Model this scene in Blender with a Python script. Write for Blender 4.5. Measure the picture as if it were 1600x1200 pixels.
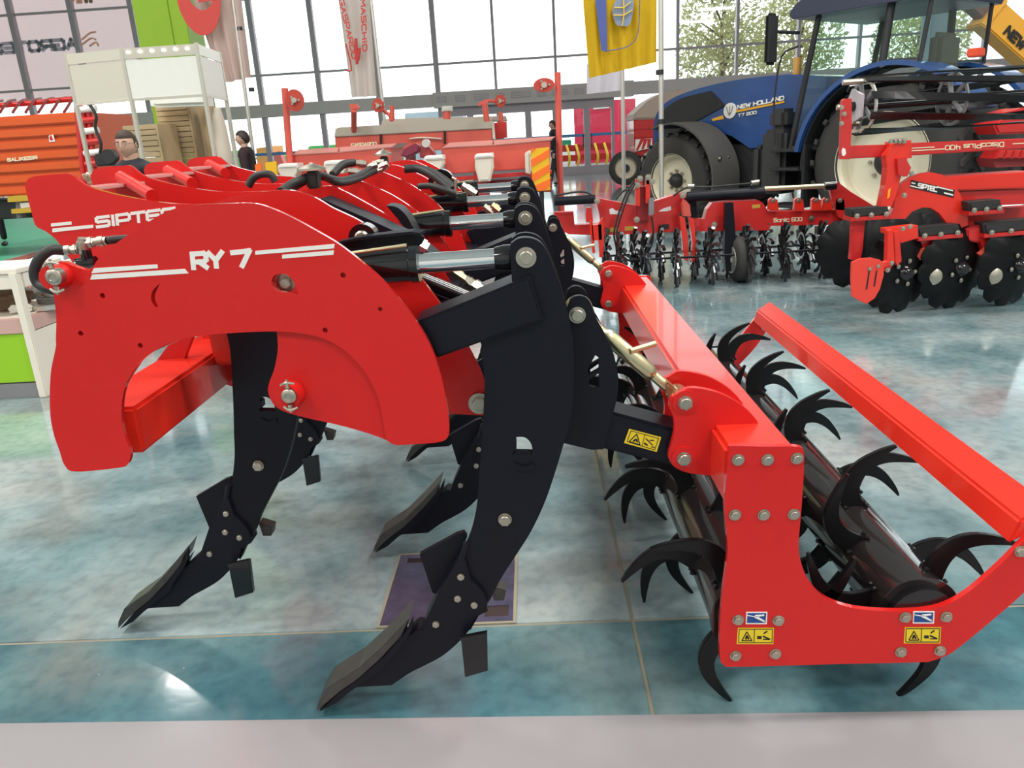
import bpy, bmesh, math, random
from mathutils import Vector, Matrix
from mathutils.geometry import tessellate_polygon
random.seed(7)
S = bpy.context.scene
COL = S.collection
for o in list(bpy.data.objects): bpy.data.objects.remove(o)
PI = math.pi
# ---------------------------------------------------------------- camera
FPX, H = 1205.0, 1.35
def _n(v): v = Vector(v); v.normalize(); return v
_Z = -_n((230, 3800, FPX)); _Y = _n((25, -385, FPX)); _Y = _n(_Y - _Z*_Y.dot(_Z)); _X = _Y.cross(_Z)
# world direction of a direction given in (right, down, forward)
def _w(c): c = Vector(c); return Vector((_X.dot(c), _Y.dot(c), _Z.dot(c)))
def ray(x, y): return _w((x-800, y-600, FPX))
def P(x, y, Y):                      # point at distance Y that shows at pixel x,y
    d = ray(x, y); t = Y/d.y; return Vector((d.x*t, Y, d.z*t+H))
def G(x, y):                         # point on the floor
    d = ray(x, y); t = -H/d.z; return Vector((d.x*t, d.y*t, 0))
cam = bpy.data.cameras.new('camera'); camo = bpy.data.objects.new('camera', cam); COL.objects.link(camo)
cam.sensor_fit = 'HORIZONTAL'; cam.sensor_width = 36.0; cam.lens = 36.0*FPX/1600
cam.clip_start = 0.05; cam.clip_end = 400
r_, u_, b_ = _w((1,0,0)), _w((0,-1,0)), _w((0,0,-1))
M4 = Matrix(((r_.x,u_.x,b_.x,0),(r_.y,u_.y,b_.y,0),(r_.z,u_.z,b_.z,H),(0,0,0,1)))
camo.matrix_world = M4
S.camera = camo
# ---------------------------------------------------------------- light
S.view_settings.view_transform = 'Standard'; S.view_settings.look = 'None'
S.view_settings.gamma = 1.0; S.view_settings.use_curve_mapping = False
S.view_settings.exposure = 0.0
world = bpy.data.worlds.new('sky'); S.world = world; world.use_nodes = True
bg = world.node_tree.nodes['Background']; bg.inputs[0].default_value = (0.93, 0.96, 1.0, 1); bg.inputs[1].default_value = 2.6
def area(name, loc, size, sizey, power, rot=(0,0,0), color=(1,1,1)):
    l = bpy.data.lights.new(name, 'AREA'); l.shape = 'RECTANGLE'; l.size = size; l.size_y = sizey; l.energy = power; l.color = color
    o = bpy.data.objects.new(name, l); COL.objects.link(o); o.location = loc; o.rotation_euler = rot; return o
CEIL = 9.5
LAMPS = []
S.cycles.transparent_max_bounces = 24
for i, (x, y) in enumerate([(-14,-5),(-5,-5),(4,-5),(13,-5),(-14,1),(-5,1),(4,1),(13,1),(-14,7.5),(-5,7.5),(4,7.5),(13,7.5),(-7.6,13.2)]):
    LAMPS.append((x, y)); small = i == 12
    area('fill_and_hall_light', (x, y, CEIL-0.62), .7 if small else 2.4, .4 if small else 1.2, 45 if small else 400, color=(1, .97, .93))  # large ones: unseen fill added for frontal light; small one: a hall lamp
# ---------------------------------------------------------------- materials
MATS = {}
def mat(name, col, rough=.5, metal=0, coat=0, emit=0, noise=0, nscale=8, bump=0, bscale=60, coatr=.05, spec=None):
    if name in MATS: return MATS[name]
    m = bpy.data.materials.new(name); m.use_nodes = True; nt = m.node_tree; b = nt.nodes['Principled BSDF']
    c = (*col, 1)
    b.inputs['Base Color'].default_value = c; b.inputs['Roughness'].default_value = rough; b.inputs['Metallic'].default_value = metal
    b.inputs['Coat Weight'].default_value = coat; b.inputs['Coat Roughness'].default_value = coatr
    if spec is not None: b.inputs['Specular IOR Level'].default_value = spec
    if emit: b.inputs['Emission Color'].default_value = c; b.inputs['Emission Strength'].default_value = emit
    tc = nt.nodes.new('ShaderNodeTexCoord')
    if noise:
        n = nt.nodes.new('ShaderNodeTexNoise'); n.inputs['Scale'].default_value = nscale; n.inputs['Detail'].default_value = 5
        nt.links.new(tc.outputs['Object'], n.inputs['Vector'])
        mx = nt.nodes.new('ShaderNodeMix'); mx.data_type = 'RGBA'
        mx.inputs['A'].default_value = tuple(v*(1-noise) for v in col)+(1,); mx.inputs['B'].default_value = tuple(min(1, v*(1+noise)) for v in col)+(1,)
        nt.links.new(n.outputs['Fac'], mx.inputs['Factor']); nt.links.new(mx.outputs['Result'], b.inputs['Base Color'])
    if bump:
        n2 = nt.nodes.new('ShaderNodeTexNoise'); n2.inputs['Scale'].default_value = bscale; n2.inputs['Detail'].default_value = 3
        nt.links.new(tc.outputs['Object'], n2.inputs['Vector'])
        bp = nt.nodes.new('ShaderNodeBump'); bp.inputs['Strength'].default_value = bump; bp.inputs['Distance'].default_value = .01
        nt.links.new(n2.outputs['Fac'], bp.inputs['Height']); nt.links.new(bp.outputs['Normal'], b.inputs['Normal'])
    MATS[name] = m; return m
RED = mat('red_paint', (.64, .014, .012), .36, 0, .12, noise=.05, nscale=3, bump=.02, bscale=140, coatr=.12, spec=.32)
RED2 = mat('orange_red_paint', (.74, .026, .012), .28, 0, .3, noise=.05, nscale=3)
BLK = mat('black_paint', (.006, .0065, .012), .42, 0, 0, bump=.02, bscale=120, spec=.22)
GBLK = mat('gloss_black_paint', (.006, .0055, .007), .16, 0, .25, coatr=.05, noise=.2, nscale=20)
ZINC = mat('zinc_bolt', (.47, .43, .36), .36, 1, noise=.15, nscale=60)
ZBRS = mat('yellow_zinc', (.66, .58, .36), .32, 1, noise=.2, nscale=40)
TOO = mat('tooth_black', (.006, .006, .007), .3, 0, 0, spec=.3)
CHR = mat('chrome', (.85, .85, .86), .12, 1)
RUB = mat('hose_rubber', (.018, .017, .017), .5, bump=.1, bscale=300)
TYRE = mat('tyre_rubber', (.035, .033, .031), .75, noise=.2, nscale=10)
WHT = mat('white_vinyl', (.86, .83, .78), .4)
YEL = mat('yellow_decal', (.85, .62, .02), .4)
DBLK = mat('decal_ink', (.01, .01, .01), .5)
DBLUE = mat('decal_blue', (.01, .06, .25), .4)
ORSTK = mat('orange_sticker', (.95, .35, .02), .5)
EDGE = {'red_paint': mat('red_paint_edge', (.64, .014, .012), .14, 0, 1.0, coatr=.06)}
# ---------------------------------------------------------------- helpers
def link(name, me, m=None, parent=None):
    o = bpy.data.objects.new(name, me); COL.objects.link(o)
    if m is not None and me is not None and not me.materials: me.materials.append(m)
    if parent is not None: o.parent = parent
    return o
def tag(o, label=None, cat=None, group=None, kind=None):
    if label: o['label'] = label
    if cat: o['category'] = cat
    if group: o['group'] = group
    if kind: o['kind'] = kind
    return o
def thing(name, label, cat, loc=(0,0,0), group=None, rz=0):
    o = bpy.data.objects.new(name, None); COL.objects.link(o); o.location = loc; o.rotation_euler = (0,0,rz)
    o.empty_display_size = .1
    return tag(o, label, cat, group)
def fin(bm, name, m, parent=None, smooth=None, off=None):
    """bmesh -> object; off = world position of the parent, when the mesh is given in world coordinates"""
    if off is not None: bmesh.ops.translate(bm, verts=bm.verts, vec=-Vector(off))
    me = bpy.data.meshes.new(name)
    bmesh.ops.recalc_face_normals(bm, faces=bm.faces)
    bm.to_mesh(me); bm.free()
    if smooth is not None:
        for p in me.polygons: p.use_smooth = True
        me.set_sharp_from_angle(angle=math.radians(smooth))
    o = link(name, me, m, parent)
    if m is not None and m.name in EDGE and 'plate' in name:      # thick glossy paint on the rounded edges
        me.materials.append(EDGE[m.name])
        for p in me.polygons:
            if abs(p.normal.y) < .8: p.material_index = 1
    return o
def cat_rom(pts, n=5, closed=True):
    """points with optional 'c' corner flag; splines between corners"""
    L = len(pts); out = []
    for i in range(L if closed else L-1):
        p1 = pts[i]; p2 = pts[(i+1) % L]
        a, b = Vector(p1[:2]), Vector(p2[:2])
        c1 = len(p1) > 2; c2 = len(p2) > 2
        if c1 and c2: out.append(a); continue
        p0 = Vector(pts[i-1][:2]) if (not c1 and (closed or i > 0)) else a*2-b
        p3 = Vector(pts[(i+2) % L][:2]) if (not c2 and (closed or i+2 < L)) else b*2-a
        if c1: p0 = a - (b-a)*.3
        if c2: p3 = b + (b-a)*.3
        for k in range(n):
            t = k/n
            out.append(.5*((2*a)+(-p0+b)*t+(2*p0-5*a+4*b-p3)*t*t+(-p0+3*a-3*b+p3)*t**3))
    if not closed: out.append(Vector(pts[-1][:2]))
    return out
def pxz(pts, Y, n=5, raw=False):
    """pixel outline (as seen on the plane at distance Y) -> list of (X, Z)"""
    q = [Vector(p[:2]) for p in pts] if raw else cat_rom(pts, n)
    r = []
    for p in q:
        w = P(p.x, p.y, Y); r.append((w.x, w.z))
    return r
def plate_bm(outer, y0, y1, holes=(), bev=.0015, bm=None):
    """flat plate: outline in X,Z, from y0 to y1 with holes"""
    own = bmesh.new()
    loops = [outer]+list(holes)
    edges = []
    for lp in loops:
        vs = [own.verts.new((x, y0, z)) for x, z in lp]
        for i in range(len(vs)): edges.append(own.edges.new((vs[i], vs[(i+1) % len(vs)])))
    bmesh.ops.triangle_fill(own, use_beauty=True, use_dissolve=False, edges=edges, normal=(0,-1,0))
    fs = list(own.faces)
    r = bmesh.ops.extrude_face_region(own, geom=fs)
    bmesh.ops.translate(own, verts=[v for v in r['geom'] if isinstance(v, bmesh.types.BMVert)], vec=(0, y1-y0, 0))
    bmesh.ops.recalc_face_normals(own, faces=own.faces)
    if bev:
        own.normal_update()
        es = [e for e in own.edges if len(e.link_faces) == 2 and abs(abs(e.link_faces[0].normal.y)-abs(e.link_faces[1].normal.y)) > .5]
        try: bmesh.ops.bevel(own, geom=es, offset=bev, segments=2, affect='EDGES', clamp_overlap=True)
        except Exception: pass
    if bm is None: return own
    me = bpy.data.meshes.new('t'); own.to_mesh(me); own.free(); bm.from_mesh(me); bpy.data.meshes.remove(me); return bm
def circ(cx, cz, r, n=14): return [(cx+r*math.cos(2*PI*i/n), cz+r*math.sin(2*PI*i/n)) for i in range(n)]
def pcirc(x, y, Y, r, n=14):
    w = P(x, y, Y); return circ(w.x, w.z, r, n)
def frame_of(d):
    d = Vector(d).normalized(); a = Vector((0,0,1)) if abs(d.z) < .9 else Vector((1,0,0))
    u = a.cross(d).normalized(); return u, d.cross(u).normalized(), d
def cyl_bm(bm, p0, p1, r0, r1=None, n=20, caps=True):
    p0, p1 = Vector(p0), Vector(p1); r1 = r0 if r1 is None else r1
    u, v, d = frame_of(p1-p0)
    A = [bm.verts.new(p0+(u*math.cos(2*PI*i/n)+v*math.sin(2*PI*i/n))*r0) for i in range(n)]
    B = [bm.verts.new(p1+(u*math.cos(2*PI*i/n)+v*math.sin(2*PI*i/n))*r1) for i in range(n)]
    for i in range(n): bm.faces.new((A[i], A[(i+1) % n], B[(i+1) % n], B[i]))
    if caps:
        if r0 > 1e-5: bm.faces.new(A[::-1])
        if r1 > 1e-5: bm.faces.new(B)
    return bm
def lathe_bm(bm, origin, axis, prof, n=24, closed=False):
    """profile of (distance along axis, radius)"""
    o = Vector(origin); u, v, d = frame_of(axis); rings = []
    for h, r in prof:
        rings.append([bm.verts.new(o+d*h+(u*math.cos(2*PI*i/n)+v*math.sin(2*PI*i/n))*max(r, 1e-4)) for i in range(n)])
    m = len(rings)
    for k in range(m if closed else m-1):
        A, B = rings[k], rings[(k+1) % m]
        for i in range(n): bm.faces.new((A[i], A[(i+1) % n], B[(i+1) % n], B[i]))
    if not closed:
        bm.faces.new(rings[0][::-1]); bm.faces.new(rings[-1])
    return bm
def smooth3(pts, n=6):
    pts = [Vector(p) for p in pts]; out = []
    for i in range(len(pts)-1):
        a, b = pts[i], pts[i+1]; p0 = pts[i-1] if i else a*2-b; p3 = pts[i+2] if i+2 < len(pts) else b*2-a
        for k in range(n):
            t = k/n; out.append(.5*((2*a)+(-p0+b)*t+(2*p0-5*a+4*b-p3)*t*t+(-p0+3*a-3*b+p3)*t**3))
    out.append(pts[-1]); return out
def tube_bm(bm, pts, r, n=10, sm=6):
    pts = smooth3(pts, sm) if sm else [Vector(p) for p in pts]
    prev = None; rings = []
    for i, p in enumerate(pts):
        d = (pts[min(i+1, len(pts)-1)]-pts[max(i-1, 0)]).normalized()
        if prev is None: u = frame_of(d)[0]
        else: u = (prev-d*prev.dot(d)).normalized()
        prev = u; v = d.cross(u)
        rr = r(i/(len(pts)-1)) if callable(r) else r
        rings.append([bm.verts.new(p+(u*math.cos(2*PI*k/n)+v*math.sin(2*PI*k/n))*rr) for k in range(n)])
    for A, B in zip(rings, rings[1:]):
        for i in range(n): bm.faces.new((A[i], A[(i+1) % n], B[(i+1) % n], B[i]))
    bm.faces.new(rings[0][::-1]); bm.faces.new(rings[-1]); return bm
def box_bm(bm, lo, hi, bev=0, rot=None, about=None):
    lo, hi = Vector(lo), Vector(hi); r = bmesh.ops.create_cube(bm, size=1)
    vs = r['verts']
    for v in vs: v.co = Vector(((v.co.x+.5)*(hi.x-lo.x)+lo.x, (v.co.y+.5)*(hi.y-lo.y)+lo.y, (v.co.z+.5)*(hi.z-lo.z)+lo.z))
    if rot is not None: bmesh.ops.rotate(bm, cent=about or (lo+hi)/2, matrix=rot, verts=vs)
    if bev:
        es = list({e for v in vs for e in v.link_edges})
        bmesh.ops.bevel(bm, geom=es, offset=bev, segments=2, affect='EDGES', clamp_overlap=True)
    return bm
def prism_bm(bm, quad0, quad1, bev=0):
    """loft between two equal-length 3D loops"""
    A = [bm.verts.new(p) for p in quad0]; B = [bm.verts.new(p) for p in quad1]; n = len(A); fs = []
    for i in range(n): fs.append(bm.faces.new((A[i], A[(i+1) % n], B[(i+1) % n], B[i])))
    fs.append(bm.faces.new(A[::-1])); fs.append(bm.faces.new(B))
    if bev: bmesh.ops.bevel(bm, geom=list({e for f in fs for e in f.edges}), offset=bev, segments=2, affect='EDGES', clamp_overlap=True)
    return bm
def xprism(poly, y0, y1, name, m, parent, bev=.002, holes=()):
    return fin(plate_bm(poly, y0, y1, holes, bev), name, m, parent)
_bolt = {}
def bolt(parent, loc, r=.014, axis='-y', m=None, name='bolt', washer=1.5, head=.6):
    """hexagon bolt with washer; head faces -Y (or another axis)"""
    key = (round(r, 4), (m or ZINC).name, washer, head)
    if key not in _bolt:
        bm = bmesh.new()
        cyl_bm(bm, (0,0,0), (0,-r*.22,0), r*washer, n=20)
        cyl_bm(bm, (0,-r*.2,0), (0,-r*head-r*.2,0), r, n=6); cyl_bm(bm, (0,-r*(head+.2),0), (0,-r*(head+.28),0), r*.86, r*.75, n=18)
        me = bpy.data.meshes.new('bolt'); bmesh.ops.recalc_face_normals(bm, faces=bm.faces); bm.to_mesh(me); bm.free(); me.materials.append(m or ZINC); _bolt[key] = me
    o = link(name, _bolt[key], None, parent); o.location = loc
    if axis == '+y': o.rotation_euler = (0,0,PI)
    elif axis == '-x': o.rotation_euler = (0,0,-PI/2)
    elif axis == '+z': o.rotation_euler = (-PI/2,0,0)
    else: o.rotation_euler = (0, random.random(), 0)
    return o
def kids(o): return [c for c in bpy.data.objects if c.parent == o]
def copy_tree(o, parent=None, delta=(0,0,0), _map=None):
    """copy of an object with its children; delta moves the copy"""
    if _map is None:
        _map = {}
        for c in bpy.data.objects:
            if c.parent: _map.setdefault(c.parent.name, []).append(c)
    c = o.copy(); COL.objects.link(c)
    if parent is not None: c.parent = parent
    c.location = o.location + Vector(delta)
    for ch in _map.get(o.name, []): copy_tree(ch, c, (0,0,0), _map)
    return c
# flat lettering: every glyph is a set of strokes on a 1 x 1 cell, thickened
GLY = {'S': [[(1,1),(.12,1),(0,.88),(0,.62),(.12,.52),(.88,.52),(1,.42),(1,.12),(.88,0),(0,0)]],
 'I': [[(.5,0),(.5,1)]], 'P': [[(0,0),(0,1),(.85,1),(1,.85),(1,.5),(.85,.36),(0,.36)]],
 'T': [[(0,1),(1,1)],[(.5,1),(.5,0)]], 'E': [[(1,1),(.15,1),(0,.85),(0,.15),(.15,0),(1,0)],[(0,.5),(.9,.5)]],
 'C': [[(1,1),(.15,1),(0,.85),(0,.15),(.15,0),(1,0)]], 'R': [[(0,0),(0,1),(.85,1),(1,.85),(1,.55),(.85,.42),(0,.42)],[(.45,.42),(1,0)]],
 'Y': [[(0,1),(.5,.45),(1,1)],[(.5,.45),(.5,0)]], '7': [[(0,1),(1,1),(.45,0)]], ' ': [],
 'N': [[(0,0),(0,1),(1,0),(1,1)]], 'W': [[(0,1),(.25,0),(.5,.8),(.75,0),(1,1)]], 'H': [[(0,0),(0,1)],[(1,0),(1,1)],[(0,.5),(1,.5)]],
 'O': [[(.15,0),(0,.15),(0,.85),(.15,1),(.85,1),(1,.85),(1,.15),(.85,0),(.15,0)]], 'L': [[(0,1),(0,0),(1,0)]],
 'A': [[(0,0),(.5,1),(1,0)],[(.22,.36),(.78,.36)]], 'D': [[(0,0),(0,1),(.75,1),(1,.8),(1,.2),(.75,0),(0,0)]],
 'G': [[(1,1),(.15,1),(0,.85),(0,.15),(.15,0),(1,0),(1,.45),(.55,.45)]], 'B': [[(0,0),(0,1),(.85,1),(.95,.75),(.85,.52),(0,.52)],[(.85,.52),(1,.27),(.85,0),(0,0)]],
 'K': [[(0,0),(0,1)],[(1,1),(.1,.5),(1,0)]], '6': [[(1,1),(.15,1),(0,.85),(0,.15),(.15,0),(.85,0),(1,.12),(1,.4),(.85,.52),(0,.52)]],
 '0': [[(.15,0),(0,.15),(0,.85),(.15,1),(.85,1),(1,.85),(1,.15),(.85,0),(.15,0)]], '4': [[(.8,0),(.8,1)],[(.05,1),(0,.4),(1,.4)]],
 'o': [[(.1,0),(0,.1),(0,.6),(.1,.7),(.9,.7),(1,.6),(1,.1),(.9,0),(.1,0)]], 'n': [[(0,0),(0,.7),(.85,.7),(1,.6),(1,0)]], 'i': [[(.5,0),(.5,.7)],[(.5,.92),(.5,1)]],
 'c': [[(1,.7),(.12,.7),(0,.6),(0,.1),(.12,0),(1,0)]], 's': [[(1,.7),(.1,.7),(0,.6),(0,.42),(.9,.34),(1,.26),(1,.1),(.9,0),(0,0)]],
 'l': [[(.3,1),(.3,.1),(.6,0)]], 'u': [[(0,.7),(0,.1),(.12,0),(1,0),(1,.7)]], 'e': [[(0,.36),(1,.36),(1,.6),(.9,.7),(.1,.7),(0,.6),(0,.1),(.1,0),(1,0)]]}
GLY['2'] = [[(0,1),(.85,1),(1,.88),(1,.6),(.85,.5),(.15,.5),(0,.4),(0,0),(1,0)]]; GLY['M'] = [[(0,0),(0,1),(.5,.35),(1,1),(1,0)]]
WID = {'I': .25, 'i': .25, 'l': .35, ' ': .45, 'W': 1.35}
def text_bm(bm, s, org, ex, ey, wt=.2, gap=.32, nrm=None, th=.0008, wd=1.0):
    """org = lower left, ex = vector of one glyph width, ey = vector of cap height"""
    org, ex, ey = Vector(org), Vector(ex), Vector(ey); nrm = Vector(nrm) if nrm else ex.cross(ey).normalized()
    x = 0.0; ly = ey.length; ns = 0
    for ch in s:
        w = WID.get(ch, 1.0)*wd
        for st in GLY.get(ch, []):
            pts = [org+ex*(x+px_*w)+ey*(py_*(1-wt)+wt/2) for px_, py_ in st]
            hw = wt*ly/2
            for i in range(len(pts)-1):
                a, b = pts[i], pts[i+1]; d = (b-a).normalized(); sd = nrm.cross(d).normalized()*hw
                e = d*hw*.75
                q = [a-e-sd, b+e-sd, b+e+sd, a-e+sd]
                lift = nrm*(ns % 7)*th*.12; ns += 1
                prism_bm(bm, q, [p+nrm*th+lift for p in q])
        x += w+gap*wd
    return x
def text_len(s, gap=.32): return sum(WID.get(c, 1.0)+gap for c in s)-gap
def text_fit(bm, s, p_left, p_right, up, **k):
    """text fitted between two points of its base line"""
    p_left, p_right = Vector(p_left), Vector(p_right); n = text_len(s, k.get('gap', .32))
    return text_bm(bm, s, p_left, (p_right-p_left)/n, up, **k)
def quadpx(bm, q, Y, th=.0008):
    a = [P(x, y, Y) for x, y in q]; return prism_bm(bm, a, [p+Vector((0,-th,0)) for p in a])
def text_px(bm, s, pl, pr, cap, Y, **k):
    a, b = P(*pl, Y), P(*pr, Y); t = P(*cap, Y)
    return text_fit(bm, s, a, b, t-a, nrm=(0,-1,0), **k)
# ================================================================ the hall
def struct(name, bm, m, parent=None, smooth=None):
    o = fin(bm, name, m, parent, smooth); o['kind'] = 'structure'; return o
YW = 29.0; XL, XR, YB = -19.5, 24.0, -9.0
# floor material: mottled teal sealed concrete
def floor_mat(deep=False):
    m = bpy.data.materials.new('teal_sealed_concrete'); m.use_nodes = True; nt = m.node_tree; b = nt.nodes['Principled BSDF']
    g = nt.nodes.new('ShaderNodeNewGeometry')
    def noise(sc, det, dist=0, off=0, stretch=(1,1,1)):
        mp = nt.nodes.new('ShaderNodeMapping'); mp.inputs['Location'].default_value = (off, off*.7, 0); mp.inputs['Scale'].default_value = stretch
        nt.links.new(g.outputs['Position'], mp.inputs['Vector'])
        n = nt.nodes.new('ShaderNodeTexNoise'); n.inputs['Scale'].default_value = sc; n.inputs['Detail'].default_value = det; n.inputs['Distortion'].default_value = dist
        nt.links.new(mp.outputs['Vector'], n.inputs['Vector']); return n.outputs['Fac']
    def ramp(src, stops):
        r = nt.nodes.new('ShaderNodeValToRGB'); e = r.color_ramp.elements
        e[0].position, e[0].color = stops[0][0], (*stops[0][1], 1); e[1].position, e[1].color = stops[-1][0], (*stops[-1][1], 1)
        for p, c in stops[1:-1]: x = e.new(p); x.color = (*c, 1)
        nt.links.new(src, r.inputs['Fac']); return r.outputs['Color']
    def mix(a, b_, f, bt='MIX'):
        x = nt.nodes.new('ShaderNodeMix'); x.data_type = 'RGBA'; x.blend_type = bt
        for s, i in ((a, 'A'), (b_, 'B')):
            if isinstance(s, tuple): x.inputs[i].default_value = (*s, 1)
            else: nt.links.new(s, x.inputs[i])
        if isinstance(f, float): x.inputs['Factor'].default_value = f
        else: nt.links.new(f, x.inputs['Factor'])
        return x.outputs['Result']
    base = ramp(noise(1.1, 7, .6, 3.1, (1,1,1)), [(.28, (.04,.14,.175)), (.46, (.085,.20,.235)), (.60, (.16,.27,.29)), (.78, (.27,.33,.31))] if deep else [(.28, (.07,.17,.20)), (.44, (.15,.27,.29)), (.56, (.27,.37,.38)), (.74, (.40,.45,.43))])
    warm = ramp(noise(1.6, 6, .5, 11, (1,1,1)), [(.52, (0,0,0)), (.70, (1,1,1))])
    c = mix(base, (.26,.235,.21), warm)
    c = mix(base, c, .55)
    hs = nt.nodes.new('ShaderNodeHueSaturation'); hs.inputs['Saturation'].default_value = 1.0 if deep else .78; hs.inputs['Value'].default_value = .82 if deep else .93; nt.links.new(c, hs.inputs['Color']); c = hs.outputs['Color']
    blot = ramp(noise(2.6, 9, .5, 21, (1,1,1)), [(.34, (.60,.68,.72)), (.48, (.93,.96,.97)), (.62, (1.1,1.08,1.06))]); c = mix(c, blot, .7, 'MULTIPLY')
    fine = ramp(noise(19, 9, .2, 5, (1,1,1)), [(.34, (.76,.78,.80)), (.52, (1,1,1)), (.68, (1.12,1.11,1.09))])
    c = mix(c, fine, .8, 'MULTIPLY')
    spk = ramp(noise(55, 2, 0, 2), [(.76, (0,0,0)), (.80, (1,1,1))])
    c = mix(c, (.42,.46,.44), spk)
    nt.links.new(c, b.inputs['Base Color'])
    rr = nt.nodes.new('ShaderNodeMapRange'); rr.inputs['To Min'].default_value = .06; rr.inputs['To Max'].default_value = .2
    nt.links.new(noise(3, 5, .5, 8), rr.inputs['Value']); nt.links.new(rr.outputs['Result'], b.inputs['Roughness'])
    b.inputs['Coat Weight'].default_value = .35; b.inputs['Coat Roughness'].default_value = .05
    bp = nt.nodes.new('ShaderNodeBump'); bp.inputs['Strength'].default_value = .06; bp.inputs['Distance'].default_value = .01
    nt.links.new(noise(7, 4, .4), bp.inputs['Height']); nt.links.new(bp.outputs['Normal'], b.inputs['Normal'])
    return m
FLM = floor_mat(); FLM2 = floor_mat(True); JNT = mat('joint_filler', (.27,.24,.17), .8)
bm = bmesh.new(); box_bm(bm, (XL,YB,-.2), (XR,YW,-.0025)); floor = struct('floor', bm, JNT)
# cast slabs between sawn joints
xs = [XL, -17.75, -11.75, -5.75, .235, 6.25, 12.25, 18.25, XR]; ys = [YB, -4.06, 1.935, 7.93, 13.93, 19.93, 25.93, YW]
bm = bmesh.new(); bmesh.ops.create_cube(bm, size=1)
for i in range(len(xs)-1):
    for j in range(len(ys)-1):
        b = bmesh.new(); g = .0045; box_bm(b, (xs[i]+g, ys[j]+g, -.1), (xs[i+1]-g, ys[j+1]-g, 0), .002)
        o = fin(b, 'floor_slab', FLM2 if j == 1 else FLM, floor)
bm.free()
# service hatch in the floor
HM = mat('hatch_steel', (.13,.12,.20), .35, .6, noise=.5, nscale=18)
h = [G(590,980), G(640,865), G(808,865), G(803,975)]
hx0, hx1, hy0, hy1 = -.515, -.108, 1.944, 2.36
holes = [[(hx0+.035,hy1-.06),(hx0+.1,hy1-.06),(hx0+.1,hy1-.03),(hx0+.035,hy1-.03)], [(hx1-.09,hy0+.03),(hx1-.02,hy0+.03),(hx1-.02,hy0+.085),(hx1-.09,hy0+.085)]]
pb = plate_bm([(hx0,hy0),(hx1,hy0),(hx1,hy1),(hx0,hy1)], 0, .004, holes, 0)
bmesh.ops.transform(pb, matrix=Matrix(((1,0,0,0),(0,0,1,0),(0,-1,0,0),(0,0,0,1))) , verts=pb.verts)
bmesh.ops.transform(pb, matrix=Matrix(((1,0,0,0),(0,1,0,0),(0,0,1,0),(0,0,0,1))), verts=pb.verts)
pb.free()
def flat_bm(outer, z0, z1, holes=()):
    """horizontal plate from an outline in X,Y"""
    b = plate_bm([(x, y) for x, y in outer], 0, z1-z0, holes, 0)
    for v in b.verts: x, y, z = v.co; v.co = (x, z, z1-y)
    bmesh.ops.recalc_face_normals(b, faces=b.faces); return b
hatch = thing('floor_hatch', 'scratched purplish steel hatch set in the floor beneath the nearest black tine', 'hatch', (hx0, hy0, 0))
fin(flat_bm([(hx0+.006,hy0+.006),(hx1-.006,hy0+.006),(hx1-.006,hy1-.006),(hx0+.006,hy1-.006)], .0005, .004, holes), 'hatch_plate', HM, hatch, off=(hx0,hy0,0))
fin(flat_bm([(hx0-.004,hy0-.004),(hx1+.004,hy0-.004),(hx1+.004,hy1+.004),(hx0-.004,hy1+.004)], .0002, .003, [[(hx0+.006,hy0+.006),(hx1-.006,hy0+.006),(hx1-.006,hy1-.006),(hx0+.006,hy1-.006)]]), 'hatch_rim', JNT, hatch, off=(hx0,hy0,0))
bm = bmesh.new(); box_bm(bm, (hx0+.03,hy0+.02,.0003), (hx1-.01,hy1-.02,.0009)); fin(bm, 'hatch_pit', mat('pit_dark', (.03,.015,.012), .8), hatch, off=(hx0,hy0,0))
# white walkway strip in front
STRM = mat('white_walkway', (.30,.28,.29), .14, 0, .3, noise=.05, nscale=2)
bm = bmesh.new(); q = [G(-400,1138.5), G(2000,1107)]; q = [q[0], q[1], Vector((2.2,.4,0)), Vector((-2.6,.4,0))]
prism_bm(bm, [p+Vector((0,0,.0006)) for p in q], [p+Vector((0,0,.006)) for p in q]); o = struct('trim_1', bm, STRM)
# ceiling, side and rear walls (off camera)
WALLM = mat('hall_wall', (.62,.62,.60), .8); CEM = mat('hall_ceiling', (.82,.82,.82), .8)
bm = bmesh.new(); box_bm(bm, (XL,YB,CEIL), (XR,YW+.3,CEIL+.2)); struct('ceiling', bm, CEM)
for n_, lo, hi in (('wall_left',(XL-.2,YB,0),(XL,YW,CEIL)),('wall_right',(XR,YB,0),(XR+.2,YW,CEIL)),('wall_front',(XL-.2,YB-.2,0),(XR+.2,YB,CEIL))):
    bm = bmesh.new(); box_bm(bm, lo, hi); struct(n_, bm, WALLM)
LM = mat('lamp_diffuser', (1,.97,.93), .5, emit=2.5)
for i, (x, y) in enumerate(LAMPS):  # bodies for the added fill lamps; only the small one is a hall lamp
    l = thing('fill_and_hall_lamp', 'flat white fill lamp added under the ceiling out of view for frontal light', 'lamp', (x,y,CEIL-.45), 'added fill lamps under the ceiling')
    bm = bmesh.new(); box_bm(bm, (-1.25,-.65,0), (1.25,.65,.12), .02); fin(bm, 'lamp_housing', WALLM, l)
    if i == 12: l.scale = (.32,.36,1); l['label'] = 'small hall lamp hung under the ceiling near the green column'; del l['group']
    bm = bmesh.new(); box_bm(bm, (-1.2,-.6,-.02), (1.2,.6,-.002)); fin(bm, 'lamp_diffuser', LM, l)
    bm = bmesh.new(); cyl_bm(bm, (0,0,.12), (0,0,.448), .02, n=8); fin(bm, 'lamp_rod', WALLM, l)
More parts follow.
